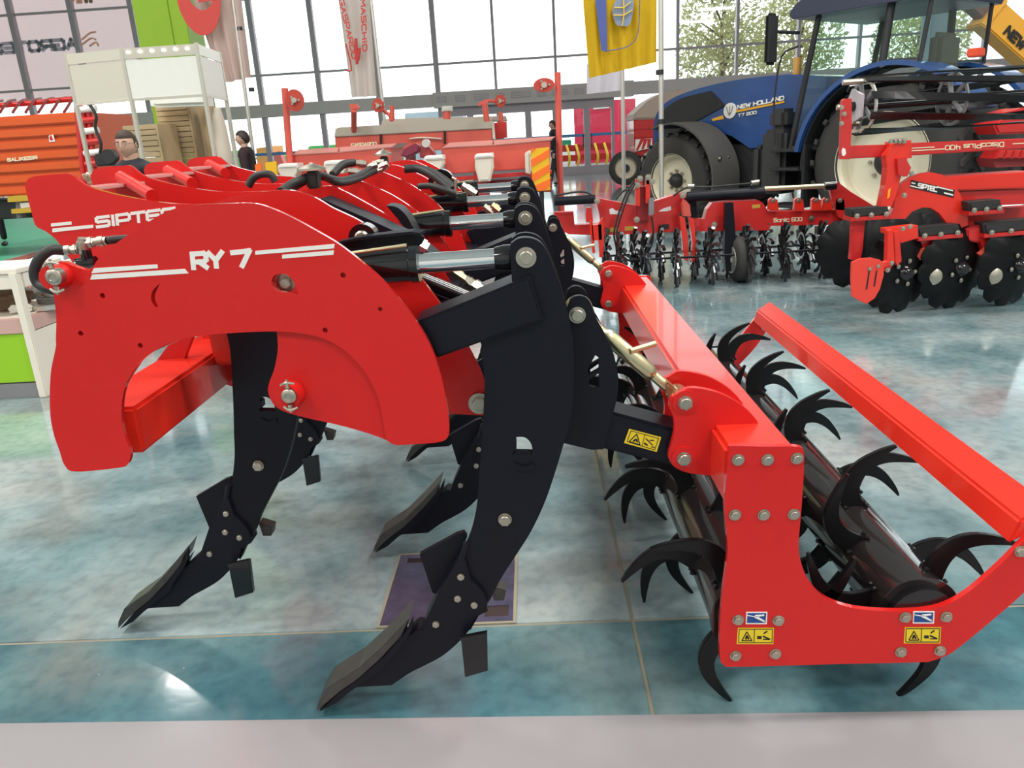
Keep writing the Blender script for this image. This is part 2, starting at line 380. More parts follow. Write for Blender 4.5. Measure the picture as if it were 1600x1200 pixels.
# glazed wall
FRM = mat('mullion_grey', (.46,.39,.43), .5); BEAMM = mat('facade_beam', (.62,.54,.53), .6, noise=.06)
def glass():
    m = bpy.data.materials.new('window_glass'); m.use_nodes = True; nt = m.node_tree; nt.nodes.clear()
    o = nt.nodes.new('ShaderNodeOutputMaterial'); t = nt.nodes.new('ShaderNodeBsdfTransparent'); t.inputs[0].default_value = (.94,.97,.96,1)
    g = nt.nodes.new('ShaderNodeBsdfGlossy'); g.inputs['Roughness'].default_value = .02; g.inputs[0].default_value = (1,1,1,1)
    lw = nt.nodes.new('ShaderNodeLayerWeight'); lw.inputs[0].default_value = .5; pw = nt.nodes.new('ShaderNodeMath'); pw.operation = 'POWER'; pw.inputs[1].default_value = 5; nt.links.new(lw.outputs['Facing'], pw.inputs[0])
    f = nt.nodes.new('ShaderNodeMath'); f.operation = 'MULTIPLY_ADD'; f.inputs[1].default_value = .55; f.inputs[2].default_value = .03; nt.links.new(pw.outputs[0], f.inputs[0]); mx = nt.nodes.new('ShaderNodeMixShader')
    nt.links.new(f.outputs[0], mx.inputs[0]); nt.links.new(t.outputs[0], mx.inputs[1]); nt.links.new(g.outputs[0], mx.inputs[2]); nt.links.new(mx.outputs[0], o.inputs[0]); return m
GLS = glass()
CGL = None
wb = thing('wall_back', None, None, (0,YW,0)); wb['kind'] = 'structure'
def wpart(name, lo, hi, m, bev=.004, parent=None):
    bm = bmesh.new(); box_bm(bm, lo, hi, bev); return fin(bm, name, m, parent or wb, off=(0,YW,0))
mx_ = sorted(set([round(P(x, 0, YW).x, 2) for x in (12,108,203,387,482,577,673,767,864,1059,1153,1447,1545)]+[-11.4, 3.2, 9.42, 11.5, 17.9, 20.0, 22.1]))
thick = {0:.2,1:.2}
for i, x in enumerate(mx_):
    w = .17 if i in (0,1,2,4,5,6,7) else .09
    wpart('mullion', (x-w/2, YW-.12, 2.98), (x+w/2, YW+.1, CEIL), FRM)
    if not (-3.2 < x < 3.9): wpart('mullion', (x-w/2, YW-.12, 0), (x+w/2, YW+.1, 2.62), FRM)
for z in (4.0, 6.45, 8.4): wpart('transom', (XL, YW-.06, z-.035), (XR, YW+.05, z+.035), FRM)
wpart('facade_beam', (XL, YW-.25, 2.60), (-3.25, YW+.12, 3.02), BEAMM); wpart('facade_beam', (3.75, YW-.25, 2.60), (XR, YW+.12, 3.02), BEAMM)
bmm = wpart('entrance_canopy', (-3.25, YW-.35, 2.55), (3.75, YW+.12, 3.06), BEAMM)
for i, x in enumerate([-2.95,-2.3,-1.55,-.9,-.35,.55,1.2,1.85,2.45,-0.0]):
    w = .26 if i % 4 == 2 else .16
    g = wpart('vent_grille', (x-w, YW-.375, 2.72), (x+w, YW-.35, 2.92), FRM, .002)
    for k in range(3): wpart('vent_slat', (x-w+.02, YW-.385, 2.75+k*.055), (x+w-.02, YW-.374, 2.78+k*.055), BEAMM, 0, g)
for i, (a, b_) in enumerate(zip([XL]+mx_, mx_+[XR])):
    if b_-a < .3: continue
    for z0, z1 in ((3.02,3.97),(4.03,6.42),(6.48,8.37),(8.43,CEIL)):
        wpart('glass_pane', (a+.04, YW, z0), (b_-.04, YW+.012, z1), GLS, 0)
    if not (a > -3.3 and b_ < 3.9) : wpart('glass_pane', (max(a, -99)+.04, YW, .1), (b_-.04, YW+.012, 2.6), GLS, 0)
wpart('sill', (XL, YW-.15, 0), (-3.25, YW+.1, .14), FRM); wpart('sill', (3.75, YW-.15, 0), (XR, YW+.1, .14), FRM)
# entrance doors
dx = [P(x, 200, YW).x for x in (687,736,782,826,869,917,960)]
HND = mat('door_handle', (.04,.04,.05), .3, .5)
for i, (a, b_) in enumerate(zip(dx, dx[1:])):
    d = thing('door_%d' % (i+1), None, None, ((a+b_)/2, YW, 0)); d['kind'] = 'structure'
    of = ((a+b_)/2, YW, 0)
    for lo, hi in (((a,YW-.08,0),(a+.11,YW+.08,2.55)),((b_-.11,YW-.08,0),(b_,YW+.08,2.55)),((a+.11,YW-.08,2.25),(b_-.11,YW+.08,2.55)),((a+.11,YW-.08,0),(b_-.11,YW+.08,.30))):
        bm = bmesh.new(); box_bm(bm, lo, hi, .005); fin(bm, 'door_frame', FRM, d, off=of)
    bm = bmesh.new(); box_bm(bm, (a+.11,YW,.30), (b_-.11,YW+.012,2.25)); fin(bm, 'glass_pane', GLS, d, off=of)
    bm = bmesh.new(); s = b_-.15 if i % 2 == 0 else a+.15
    tube_bm(bm, [(s,YW-.08,.95),(s,YW-.16,.97),(s,YW-.16,1.33),(s,YW-.08,1.35)], .02, 8, 3); fin(bm, 'door_handle', HND, d, off=of)
# blue safety band on the glass
wpart('safety_band', (XL, YW-.03, 1.30), (XR, YW-.018, 1.40), mat('blue_band', (.08,.25,.55), .5), 0)
# film banner behind the left panes (printed for people outside, so mirrored from here)
def film(name, col, tr=.55):
    m = bpy.data.materials.new(name); m.use_nodes = True; nt = m.node_tree; b = nt.nodes['Principled BSDF']
    b.inputs['Base Color'].default_value = (*col,1); b.inputs['Roughness'].default_value = .8
    t = nt.nodes.new('ShaderNodeBsdfTranslucent'); t.inputs[0].default_value = (*col,1); x = nt.nodes.new('ShaderNodeMixShader'); x.inputs[0].default_value = tr
    o = nt.nodes['Material Output']; nt.links.new(b.outputs[0], x.inputs[1]); nt.links.new(t.outputs[0], x.inputs[2]); nt.links.new(x.outputs[0], o.inputs[0]); return m
fb = thing('window_banner', 'large pinkish grey banner with mirrored lettering outside the upper left windows', 'banner', (-15.5, YW+.4, 3.3))
of = (-15.5, YW+.4, 3.3)
bm = bmesh.new(); box_bm(bm, (XL-2,YW+.40,3.55), (-13.3,YW+.42,8.6)); fin(bm, 'banner_cloth', film('banner_pink', (.85,.74,.74), .75), fb, off=of)
bm = bmesh.new()
a_, b2 = P(122,78,YW+.39), P(-30,88,YW+.39); up = Vector((0,0,.42))
text_fit(bm, 'AGROTECH', a_, b2, up, wt=.3, gap=.25, nrm=(0,-1,0), th=.004)
fin(bm, 'banner_lettering', film('banner_grey', (.62,.62,.68), .75), fb, off=of)
bm = bmesh.new(); text_fit(bm, 'WIN', P(146,5,YW+.39), P(112,7,YW+.39), Vector((0,0,.4)), wt=.3, nrm=(0,-1,0), th=.004)
for k, pts in enumerate((((128,62),(140,52),(150,50)), ((128,70),(142,60),(150,62)), ((140,72),(150,66),(154,72)))):
    tube_bm(bm, [P(x, y, YW+.38) for x, y in pts], .03, 6, 4)
fin(bm, 'banner_print', film('banner_tan', (.80,.62,.50), .75), fb, off=of)
# columns
GRN = mat('lime_green', (.32,.54,.02), .5)
c0, c1 = P(205,0,16), P(285,0,16); bm = bmesh.new(); box_bm(bm, (c0.x, 16, 0), (c0.x+.68, 16.8, CEIL), .01); box_bm(bm, (c0.x+.68, 16.02, 0), (c1.x, 16.8, CEIL), .01)
struct('column_left', bm, GRN)
bm = bmesh.new(); a = P(1462,50,20); box_bm(bm, (a.x-.12, 20, 0), (a.x+.32, 20.5, CEIL), .02); struct('column_right', bm, mat('column_blue_grey', (.30,.37,.45), .6))
# outside ground
bm = bmesh.new(); box_bm(bm, (-70,YW+.12,-.15), (70,110,-.02)); struct('ground', bm, mat('asphalt', (.22,.21,.21), .9, noise=.2, nscale=2))
# ================================================================ the subsoiler in front
sub = thing('subsoiler', 'red and black subsoiler with curved tines and two spiked rollers, nearest machine', 'farm machine', (0, 2.6, 0))
OFF = Vector((0, 2.6, 0))
def part(bm, name, m, parent=None, smooth=None): return fin(bm, name, m, parent or sub, smooth, off=OFF)
def sbolt(parent, x, y, Y, r=.014, **k):
    w = P(x, y, Y); return bolt(parent, w-OFF, r, **k)
# ---- near side plate in front (outer arch)
YA = 1.545
A1 = [(160,397),(143,420,'c'),(138,438,'c'),(118,458),(103,485),(92,515),(86,548),(79,585),(78,640),(83,675),(93,705),(101,727),(118,737),
      (185,731),(199,726),(204,712),(202,700),(193,676),(190,650),(192,618),(203,588),(225,560),(262,538),(305,526),(370,520),(430,518),(470,521),(505,529),(540,549),(570,580),(590,620),(598,655),(604,688,'c'),
      (618,695),(650,694),(685,691),(699,684),(702,668),(699,635),(690,590),(676,548),(660,517),(635,481),(600,440),(565,409),(530,382),(500,364),(460,342),(430,328),(398,318),(355,318),(300,321),(262,330),(220,354),(190,374)]
hol = [pcirc(x, y, YA, r) for x, y, r in ((160,462,.0055),(126,521,.0055),(219,540,.0055),(536,430,.0055),(508,516,.0055),(594,483,.0045))]
hol.append(pxz([(424,441),(428,431),(438,428),(449,430),(457,438),(464,452),(465,460,'c'),(450,457),(435,455),(427,449)], YA, 3))
hol.append(pxz([(250,443,'c'),(240,452),(236,462),(237,472),(243,480,'c'),(247,479,'c'),(243,471),(242,462),(245,453)], YA, 3))
sp = part(plate_bm(pxz(A1, YA), YA, YA+.012, hol, .0028), 'side_plate', RED)
sp['label'] = 'outer red side plate with white model lettering'
A2 = [(137,423,'c'),(118,417),(100,410),(88,410),(79,418),(76,432),(81,447),(85,470),(88,500),(88,542),(100,600,'c'),(150,640,'c'),(196,600,'c'),(225,556,'c'),(300,522,'c'),(380,514,'c'),(432,513,'c'),(434,545),(429,575),(421,597),(419,612),(426,630),(442,642),
      (475,652),(520,662),(565,674),(600,686),(612,692,'c'),(680,686,'c'),(690,660,'c'),(680,600,'c'),(600,455,'c'),(500,375,'c'),(400,330,'c'),(260,340,'c'),(180,392,'c')]
hol2 = [pcirc(445,442,YA+.013,.021)]
ip = part(plate_bm(pxz(A2, YA+.013), YA+.013, YA+.028, hol2, .0028), 'inner_plate', RED)
bm = bmesh.new(); c = P(445,442,1.60); box_bm(bm, (c.x-.05,1.60,c.z-.05), (c.x+.05,1.605,c.z+.05)); part(bm, 'pin_housing', RED)
bolt(sp, P(448,441,1.585)-OFF, .013, head=.9)
for (x, y, r1, r2) in ((88,432,.026,.0165),(453,617,.029,.0155)):
    w = P(x, y, YA); bm = bmesh.new(); cyl_bm(bm, (w.x+.004,YA+.03,w.z), (w.x,YA-.022,w.z), r1, r1*.92, n=28)
    b = part(bm, 'pivot_boss', RED, ip, 40)
    bm = bmesh.new(); w = P(x, y, YA-.022); lathe_bm(bm, (w.x, w.y, w.z), (0,-1,0), [(-.01,r2),(.01,r2),(.012,r2*.86),(.013,r2*.5),(.0115,r2*.45),(.0115,.001)], 24)
    part(bm, 'pivot_pin', ZINC, ip, 40)
    for s in (-1, 1):
        bm = bmesh.new(); tube_bm(bm, [w+Vector((-.014,-.006,.024*s)), w+Vector((0,-.012,.03*s)), w+Vector((.014,-.006,.026*s))], .003, 8, 4)
        cyl_bm(bm, w+Vector((0,-.008,.018*s)), w+Vector((0,-.008,.036*s)), .0055, .003, n=8)
        part(bm, 'locking_screw', ZINC, ip, 40)
# lettering on the side plate
bm = bmesh.new(); Yt = YA-.0002
text_px(bm, 'RY', (303,423), (349,420), (300,393), Yt, wt=.26, gap=.2, wd=1)
text_px(bm, '7', (367,421), (394,418), (362,391), Yt, wt=.26)
for q in ([(141,437),(144,429),(289,420),(295,427)], [(143,427),(147,419),(246,413),(247,419)], [(399,398),(399,392),(523,381),(522,388)], [(441,404),(441,398),(522,391),(521,398)]):
    quadpx(bm, q, Yt)
part(bm, 'lettering', WHT, sp)
# ---- second and further side plates
B = [(332,317,'c'),(360,308),(400,301),(452,297),(490,308),(520,325),(565,347),(610,380),(650,425),(690,478),(722,525),(742,562),(755,590),(762,620),(765,650,'c'),(690,646,'c'),(640,600,'c'),(560,560,'c'),(430,508,'c'),(300,505,'c'),(210,520,'c'),(180,430,'c'),(230,350,'c')]
part(plate_bm(pxz(B, 1.80), 1.80, 1.815, (), .0035), 'side_plate', RED)
sbolt(ip, 749, 630, 1.795, .018)
archr = [(400,317),(430,327),(460,342),(500,364),(530,382),(560,405),(600,440),(635,480),(660,517,'c'),(560,520,'c'),(440,470,'c'),(330,420,'c'),(330,330,'c')]
AR = pxz(archr, 1.55)
def arch(Y, dx=0, dz=0):
    a = [(x+dx, z+dz) for x, z in AR]; return part(plate_bm(a, Y, Y+.016, (), .004), 'side_plate', RED)
arch(2.13, 0, .0); arch(4.0, 0, .02)
# plates that carry the raised front horn
HP = [(41,300),(40,287),(52,276),(105,271,'c'),(113,274),(135,290),(170,301),(207,309),(250,316),(290,319),(335,318),(370,316),(420,309),(480,293),(545,280),(590,294),(625,312),(660,338),(690,372),(712,410),(722,450,'c'),(600,470,'c'),(400,480,'c'),(200,500,'c'),(130,450,'c'),(122,425),(112,408),(100,392),(88,375),(72,362),(56,353),(50,335)]
HZ = pxz(HP, 2.42)
horns = []
for k, Y in enumerate((2.42, 2.80, 3.2, 3.62)):
    dz = (.0, .012, .018, .026)[k]
    q = [(x, z+dz) for x, z in HZ]
    h = part(plate_bm(q, Y, Y+.016, (), .004), 'headstock_plate', RED); horns.append(h)
horns[0]['label'] = 'red headstock plate lettered in white'
bm = bmesh.new(); Yt = 2.4195
text_px(bm, 'SIPTEC', (152,357), (274,342), (150,338), Yt, wt=.25, gap=.2)
for q in ([(80,354),(80,349),(112,346),(112,351)], [(82,363),(82,357),(146,351),(146,356)]): quadpx(bm, q, Yt, .001)
part(bm, 'lettering', WHT, horns[0])
# cross plates and braces between the horn plates
PLM = mat('pale_sheen_pink', (.62,.36,.34), .25, 0, .3)  # pale pink paints in the bright reflection on the cross plates
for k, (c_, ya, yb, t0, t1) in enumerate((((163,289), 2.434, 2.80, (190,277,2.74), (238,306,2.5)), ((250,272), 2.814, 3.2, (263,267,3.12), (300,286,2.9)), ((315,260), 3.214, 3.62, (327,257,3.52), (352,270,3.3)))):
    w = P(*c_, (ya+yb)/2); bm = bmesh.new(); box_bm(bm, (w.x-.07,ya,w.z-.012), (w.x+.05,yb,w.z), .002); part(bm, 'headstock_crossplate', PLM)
    bm = bmesh.new(); cyl_bm(bm, P(*t0), P(*t1), .020, n=16); br_ = part(bm, 'headstock_brace', RED, None, 40)
    bm = bmesh.new(); bmesh.ops.create_icosphere(bm, subdivisions=2, radius=.022, matrix=Matrix.Translation(P(*t0))); part(bm, 'brace_end', RED, br_, 60)
# ---- main frame beams running across the machine, seen through the arch
bm = bmesh.new(); bx0, bx1, bz0, bz1 = -.93, -.80, .80, .915
box_bm(bm, (-1.04,1.59,.725), (-.895,4.1,.835), .008); part(bm, 'main_beam', RED2)
bm = bmesh.new(); box_bm(bm, (-.33,1.83,.84), (-.21,4.1,.96), .008); part(bm, 'rear_beam', BLK)
for i, Y in enumerate((2.0, 2.22, 2.40, 2.62)):
    rr = pxz([(262,540,'c'),(305,520,'c'),(292,552),(286,575),(284,600),(284,610,'c'),(262,592,'c'),(236,606,'c'),(225,590,'c')], 2.0, 3) if i == 0 else [(v.x, v.y) for v in cat_rom([(-1.0,1.0,'c'),(-.74,1.0,'c'),(-.77,.93),(-.80,.86,'c'),(-.82,.74),(-.85,.69),(-.93,.68),(-1.0,.72,'c')])]
    part(plate_bm(rr, Y, Y+.016, (), .002), 'beam_bracket', RED)
bm = bmesh.new(); box_bm(bm, (-.90,2.03,.80), (-.77,4.05,.93), .01); part(bm, 'tine_carrier', RED2)
# ---- tines
YT = 1.60
T1 = [(797,388),(802,378),(813,372),(829,372),(843,378),(853,390),(863,412),(873,438),(883,470),(891,505),(896,545),(897,590),(894,640),(884,682),(869,733),(852,783),(830,830),(806,868),(784,902),(767,935,'c'),
      (748,962,'c'),(735,985,'c'),(700,950,'c'),(708,905,'c'),(722,868,'c'),(731,848),(739,822),(745,790),(748,750),(752,700),(755,650),(757,600),(755,570),(750,548,'c'),(765,500,'c'),(800,440,'c')]
TH = [pxz([(804,690,'c'),(806,683,'c'),(818,683),(826,688),(831,697),(832,710,'c'),(801,709,'c'),(800,705,'c'),(807,703,'c'),(807,692,'c')], YT, 3)]
tine = part(plate_bm(pxz(T1, YT), YT, YT+.03, TH, .002), 'tine', BLK)
w = P(818,722,YT+.005); 
T2 = [(797,388),(802,378),(813,372),(829,372),(843,378),(853,390),(863,412),(873,438),(883,470),(890,500),(893,540),(890,590,'c'),(780,590,'c'),(770,500,'c'),(800,440,'c')]
part(plate_bm(pxz(T2, YT), YT+.085, YT+.105, (), .002), 'lug_plate', BLK, tine)
bm = bmesh.new(); q = [(640,505),(690,478),(805,440),(838,436),(850,500),(735,541),(683,560),(660,560)]
a = pxz([(648,504,'c'),(828,431,'c'),(850,500,'c'),(683,560,'c')], YT-.02)
part(plate_bm(a, YT-.02, YT+.10, (), .006), 'pivot_arm', BLK, tine)
sbolt(tine, 822, 402, YT-.001, .0165, washer=1.3)
sbolt(tine, 789, 811, YT-.001, .014, washer=1.12)
# foot holder with the share
YF = YT-.012
foot = [(712,880,'c'),(726,870,'c'),(735,905,'c'),(757,928),(762,955,'c'),(741,966,'c'),(733,985),(712,1008),(690,1026),(664,1040),(640,1052),(612,1071,'c'),(560,1074,'c'),(545,1076,'c'),(575,1050,'c'),(640,993,'c'),(652,984,'c'),(660,985,'c'),(664,972,'c'),(684,928,'c')]
fp = part(plate_bm(pxz(foot, YF), YF, YT+.042, (), .002), 'foot', BLK, tine)
for x, y in ((720,901),(715,935),(741,945),(681,975)): sbolt(tine, x, y, YF-.001, .0085, washer=1.0, head=.4)
# share point: a narrow forged bar on edge, its worn tip on the floor
def shr(y0, y1, pts, name, m, bev=.0015): return part(plate_bm(pxz([(*p, 'c') for p in pts], YF), y0, y1, (), bev), name, m, tine)
STL = mat('worn_share_steel', (.09, .085, .08), .4, .7, noise=.3, nscale=30)
shr(YF-.012, YT+.06, [(497,1106),(499,1094),(512,1071),(535,1056),(562,1039),(600,1004),(640,962),(628,990),(600,1020),(562,1055),(532,1076),(512,1093)], 'share', STL)
shr(YF-.010, YT+.05, [(500,1108),(532,1077),(562,1056),(600,1021),(634,988),(622,1012),(602,1040),(548,1077),(526,1095)], 'share_side', BLK)
shr(YF-.02, YF-.012, [(600,1022),(636,980),(648,955),(646,975),(634,997),(618,1014),(604,1034)], 'share_wing', BLK)
part(plate_bm(pxz([(653,878,'c'),(712,846,'c'),(723,843,'c'),(728,850,'c'),(702,905,'c'),(690,930,'c'),(678,940,'c'),(673,938,'c')], YT), YT+.032, YT+.05, (), .001), 'shin_guard', BLK, tine)
shr(YF-.03, YF-.012, [(722,988),(762,979),(763,1036),(728,1046)], 'wing_blade', GBLK)
shr(YF-.032, YF-.02, [(720,984),(761,976),(762,983),(722,990)], 'wing_blade', GBLK)
shr(YT+.05, YT+.09, [(764,938),(790,946),(786,962),(770,962)], 'wing_blade', STL)
tube = bmesh.new(); w0, w1 = P(712,905,YT-.004), P(729,848,YT-.004)
cyl_bm(tube, w0, w1, .008, n=12); part(tube, 'shin_rib', BLK, tine, 40)
part(plate_bm(pxz([(803,722,'c'),(812,726),(822,728),(832,722),(834,730),(822,736),(808,733)], YT, 3), YT-.006, YT, (), .0006), 'shear_stop', BLK, tine)
rear = [tine]
for k in (1, 2, 3): rear.append(copy_tree(tine, sub, (-.004*k, .765*k, .006*k)))
front = []
for k in range(3): front.append(copy_tree(tine, sub, (-.706, .385+.765*k, 0)))
# hydraulic trip cylinders of the rear tines
bm = bmesh.new(); ax = YT+.052
c0, c1, c2, c3 = P(545,420,ax), P(655,412,ax), P(773,404,ax), P(822,401,ax)
d_ = (c3-c0).normalized()
lathe_bm(bm, c0, c1-c0, [(0,.034),(.0,.037),((c1-c0).length-.02,.037),((c1-c0).length-.018,.040),((c1-c0).length,.040)], 28)
cylr = part(bm, 'hydraulic_cylinder', GBLK, None, 40)
bm = bmesh.new(); cyl_bm(bm, c1, c2, .0215, n=28); part(bm, 'piston_rod', CHR, cylr, 40)
bm = bmesh.new(); lathe_bm(bm, c2, c3-c2, [(0,.024),(.02,.028),(.035,.028),(.06,.02)], 20); cyl_bm(bm, (c3.x, YT+.032, c3.z), (c3.x, YT+.083, c3.z), .036, n=24); part(bm, 'rod_eye', GBLK, cylr, 40)
bm = bmesh.new(); tube_bm(bm, [c0+Vector((0,-.03,.035)), c1+Vector((-.02,-.02,.043))], .004, 8, 1); part(bm, 'oil_line', ZBRS, cylr, 40)
for k in (1, 2, 3): copy_tree(cylr, sub, (-.004*k, .765*k, .006*k))
# cylinder ends of the front row: black disc with bright pin
for (x, y, Y, r) in ((566,372,1.745,.031),(689,285,3.1,.05)):
    w = P(x, y, Y); bm = bmesh.new(); cyl_bm(bm, w+Vector((0,.045,0)), w, r, n=32); hub = part(bm, 'trip_hub', GBLK, None, 40)
    bm = bmesh.new(); lathe_bm(bm, w, (0,-1,0), [(-.02,r*.55),(.006,r*.55),(.010,r*.42),(.0105,.001)], 24); part(bm, 'trip_pin', ZINC, hub, 40)
part(plate_bm(pxz([(524,380,'c'),(560,372),(600,367),(640,363),(655,365),(663,372),(656,384),(630,396,'c'),(560,398,'c')], 1.72, 4), 1.715, 1.725, (), .001), 'cover_plate', BLK)
bm = bmesh.new(); a = [P(x, y, 1.70) for x, y in ((524,379),(560,371),(600,366),(640,362),(656,364))]; b = [p+Vector((.01,.03,.003)) for p in a]
for i in range(4): prism_bm(bm, [a[i], a[i+1], b[i+1], b[i]], [p+Vector((0,0,-.006)) for p in (a[i], a[i+1], b[i+1], b[i])])
part(bm, 'hose_guard', BLK)
part(plate_bm(pxz([(500,310,'c'),(570,340,'c'),(640,372,'c'),(690,410,'c'),(640,420,'c'),(560,395,'c')], 1.98, 4), 1.98, 2.10, (), .002), 'trip_body', BLK)
part(plate_bm(pxz([(603,321,'c'),(620,324),(634,336),(645,355),(651,366,'c'),(640,366,'c'),(628,350),(615,335)], 2.2, 4), 2.2, 2.3, (), .002), 'trip_body', BLK)
for (pa, pb, Y) in (((670,452),(738,468),1.95),((640,455),(732,480),2.0)):
    bm = bmesh.new(); tube_bm(bm, [P(*pa, Y)+Vector((-.06,0,.05)), P(*pb, Y)], .018, 14, 1); part(bm, 'stop_rod', GBLK, None, 40)
# ---- hoses and fittings
def hose(pts, r, m=RUB, name='hose', parent=None):
    bm = bmesh.new(); tube_bm(bm, [P(*p) for p in pts], r, 10, 6); return part(bm, name, m, parent, 60)
hose([(98,391,1.66),(78,391,1.64),(62,404,1.63),(54,424,1.63),(60,443,1.63),(80,452,1.62),(110,455,1.64)], .0115)
def fit(a, b, Y, r, m=ZINC, name='hose_fitting', n=6, Y2=None):
    bm = bmesh.new(); p0, p1 = P(*a, Y), P(*b, Y2 or Y); L = (p1-p0).length
    lathe_bm(bm, p0, p1-p0, [(0,r*.8),(L*.3,r*.8),(L*.3,r),(L*.75,r),(L*.75,r*.8),(L,r*.8)], n); return part(bm, name, m, None, 30)
fit((97,391),(114,390),1.66,.010,n=14); fit((114,390),(123,389),1.66,.012); fit((123,389),(136,388),1.66,.008,n=14)
fit((131,396),(131,372),1.66,.015,n=12); fit((136,379),(148,378),1.66,.013); fit((148,378),(167,376),1.66,.011,n=14)
hose([(167,376,1.66),(185,374,1.67),(230,372,1.7)], .009)
bm = bmesh.new(); w = P(137,408,1.66); cyl_bm(bm, w+Vector((0,0,-.01)), w+Vector((0,0,.03)), .012, n=14); cyl_bm(bm, P(120,413,1.66), P(150,409,1.66), .013, n=16); part(bm, 'valve_block', GBLK, None, 40)
fit((117,413),(123,413),1.655,.009,n=10)
hose([(438,300,1.86),(455,288,1.95),(475,279,2.0),(497,273,2.08),(515,279,2.15),(535,282,2.25),(560,275,2.4),(580,263,2.6),(596,258,2.72)], .0105)
hose([(446,302,1.92),(462,291,2.0),(482,281,2.06),(505,277,2.12),(530,286,2.2),(556,281,2.35),(580,270,2.55),(600,262,2.7)], .0095)
hose([(520,273,2.5),(535,258,2.55),(553,254,2.6)], .013)
hose([(388,291,2.5),(396,278,2.5),(410,272,2.5),(424,274,2.5),(430,284,2.5)], .012)
hose([(632,264,3.0),(655,264,3.0),(680,276,2.95),(706,297,2.9)], .016); hose([(640,262,3.05),(668,264,3.05),(692,277,3.0),(712,293,2.95)], .010)
hose([(655,291,2.75),(675,291,2.72),(695,297,2.7),(712,303,2.7)], .011)
for (x, y, Y, r, h) in ((487,266,2.02,.036,.013),(599,243,2.75,.030,.016)):
    w = P(x, y, Y); bm = bmesh.new(); lathe_bm(bm, w, (0,0,1), [(0,r),(h*.4,r*.98),(h,r*.45),(h*1.2,r*.15),(h*1.5,r*.12)], 24); c_ = part(bm, 'clamp_cap', ZINC, None, 40)
    bm = bmesh.new(); box_bm(bm, w+Vector((-r*.35,-.02,-.045)), w+Vector((r*.45,.02,-.002)), .004); part(bm, 'hose_clamp', RUB, c_)
for (a, b, Y, r) in (((556,255),(573,257),2.6,.014),((575,262),(590,257),2.6,.013),((588,268),(603,262),2.6,.011),((583,255),(600,252),2.65,.010),((592,262),(606,256),2.6,.014),((545,268),(565,270),2.5,.014)):
    fit(a, b, Y, r)
for (a, b, Y, r, m) in (((632,367),(652,380),1.9,.02,ZINC),((650,378),(668,388),1.9,.018,CHR),((612,373),(622,386),1.9,.010,ZINC),((704,420),(727,436),2.0,.014,ZBRS),((727,436),(738,447),2.0,.018,ZINC),((735,443),(752,452),2.0,.02,ZINC),
        ((756,322),(770,333),2.9,.016,ZINC),((768,320),(780,330),2.9,.018,ZBRS),((722,289),(744,303),3.0,.018,ZINC),((605,373),(616,388),1.9,.006,ZINC)):
    fit(a, b, Y, r, m)
bm = bmesh.new(); tube_bm(bm, [P(x, y, 2.9) for x, y in ((706,278),(712,280),(711,298),(704,300))], .006, 8, 1); part(bm, 'hose_bracket', ZINC)
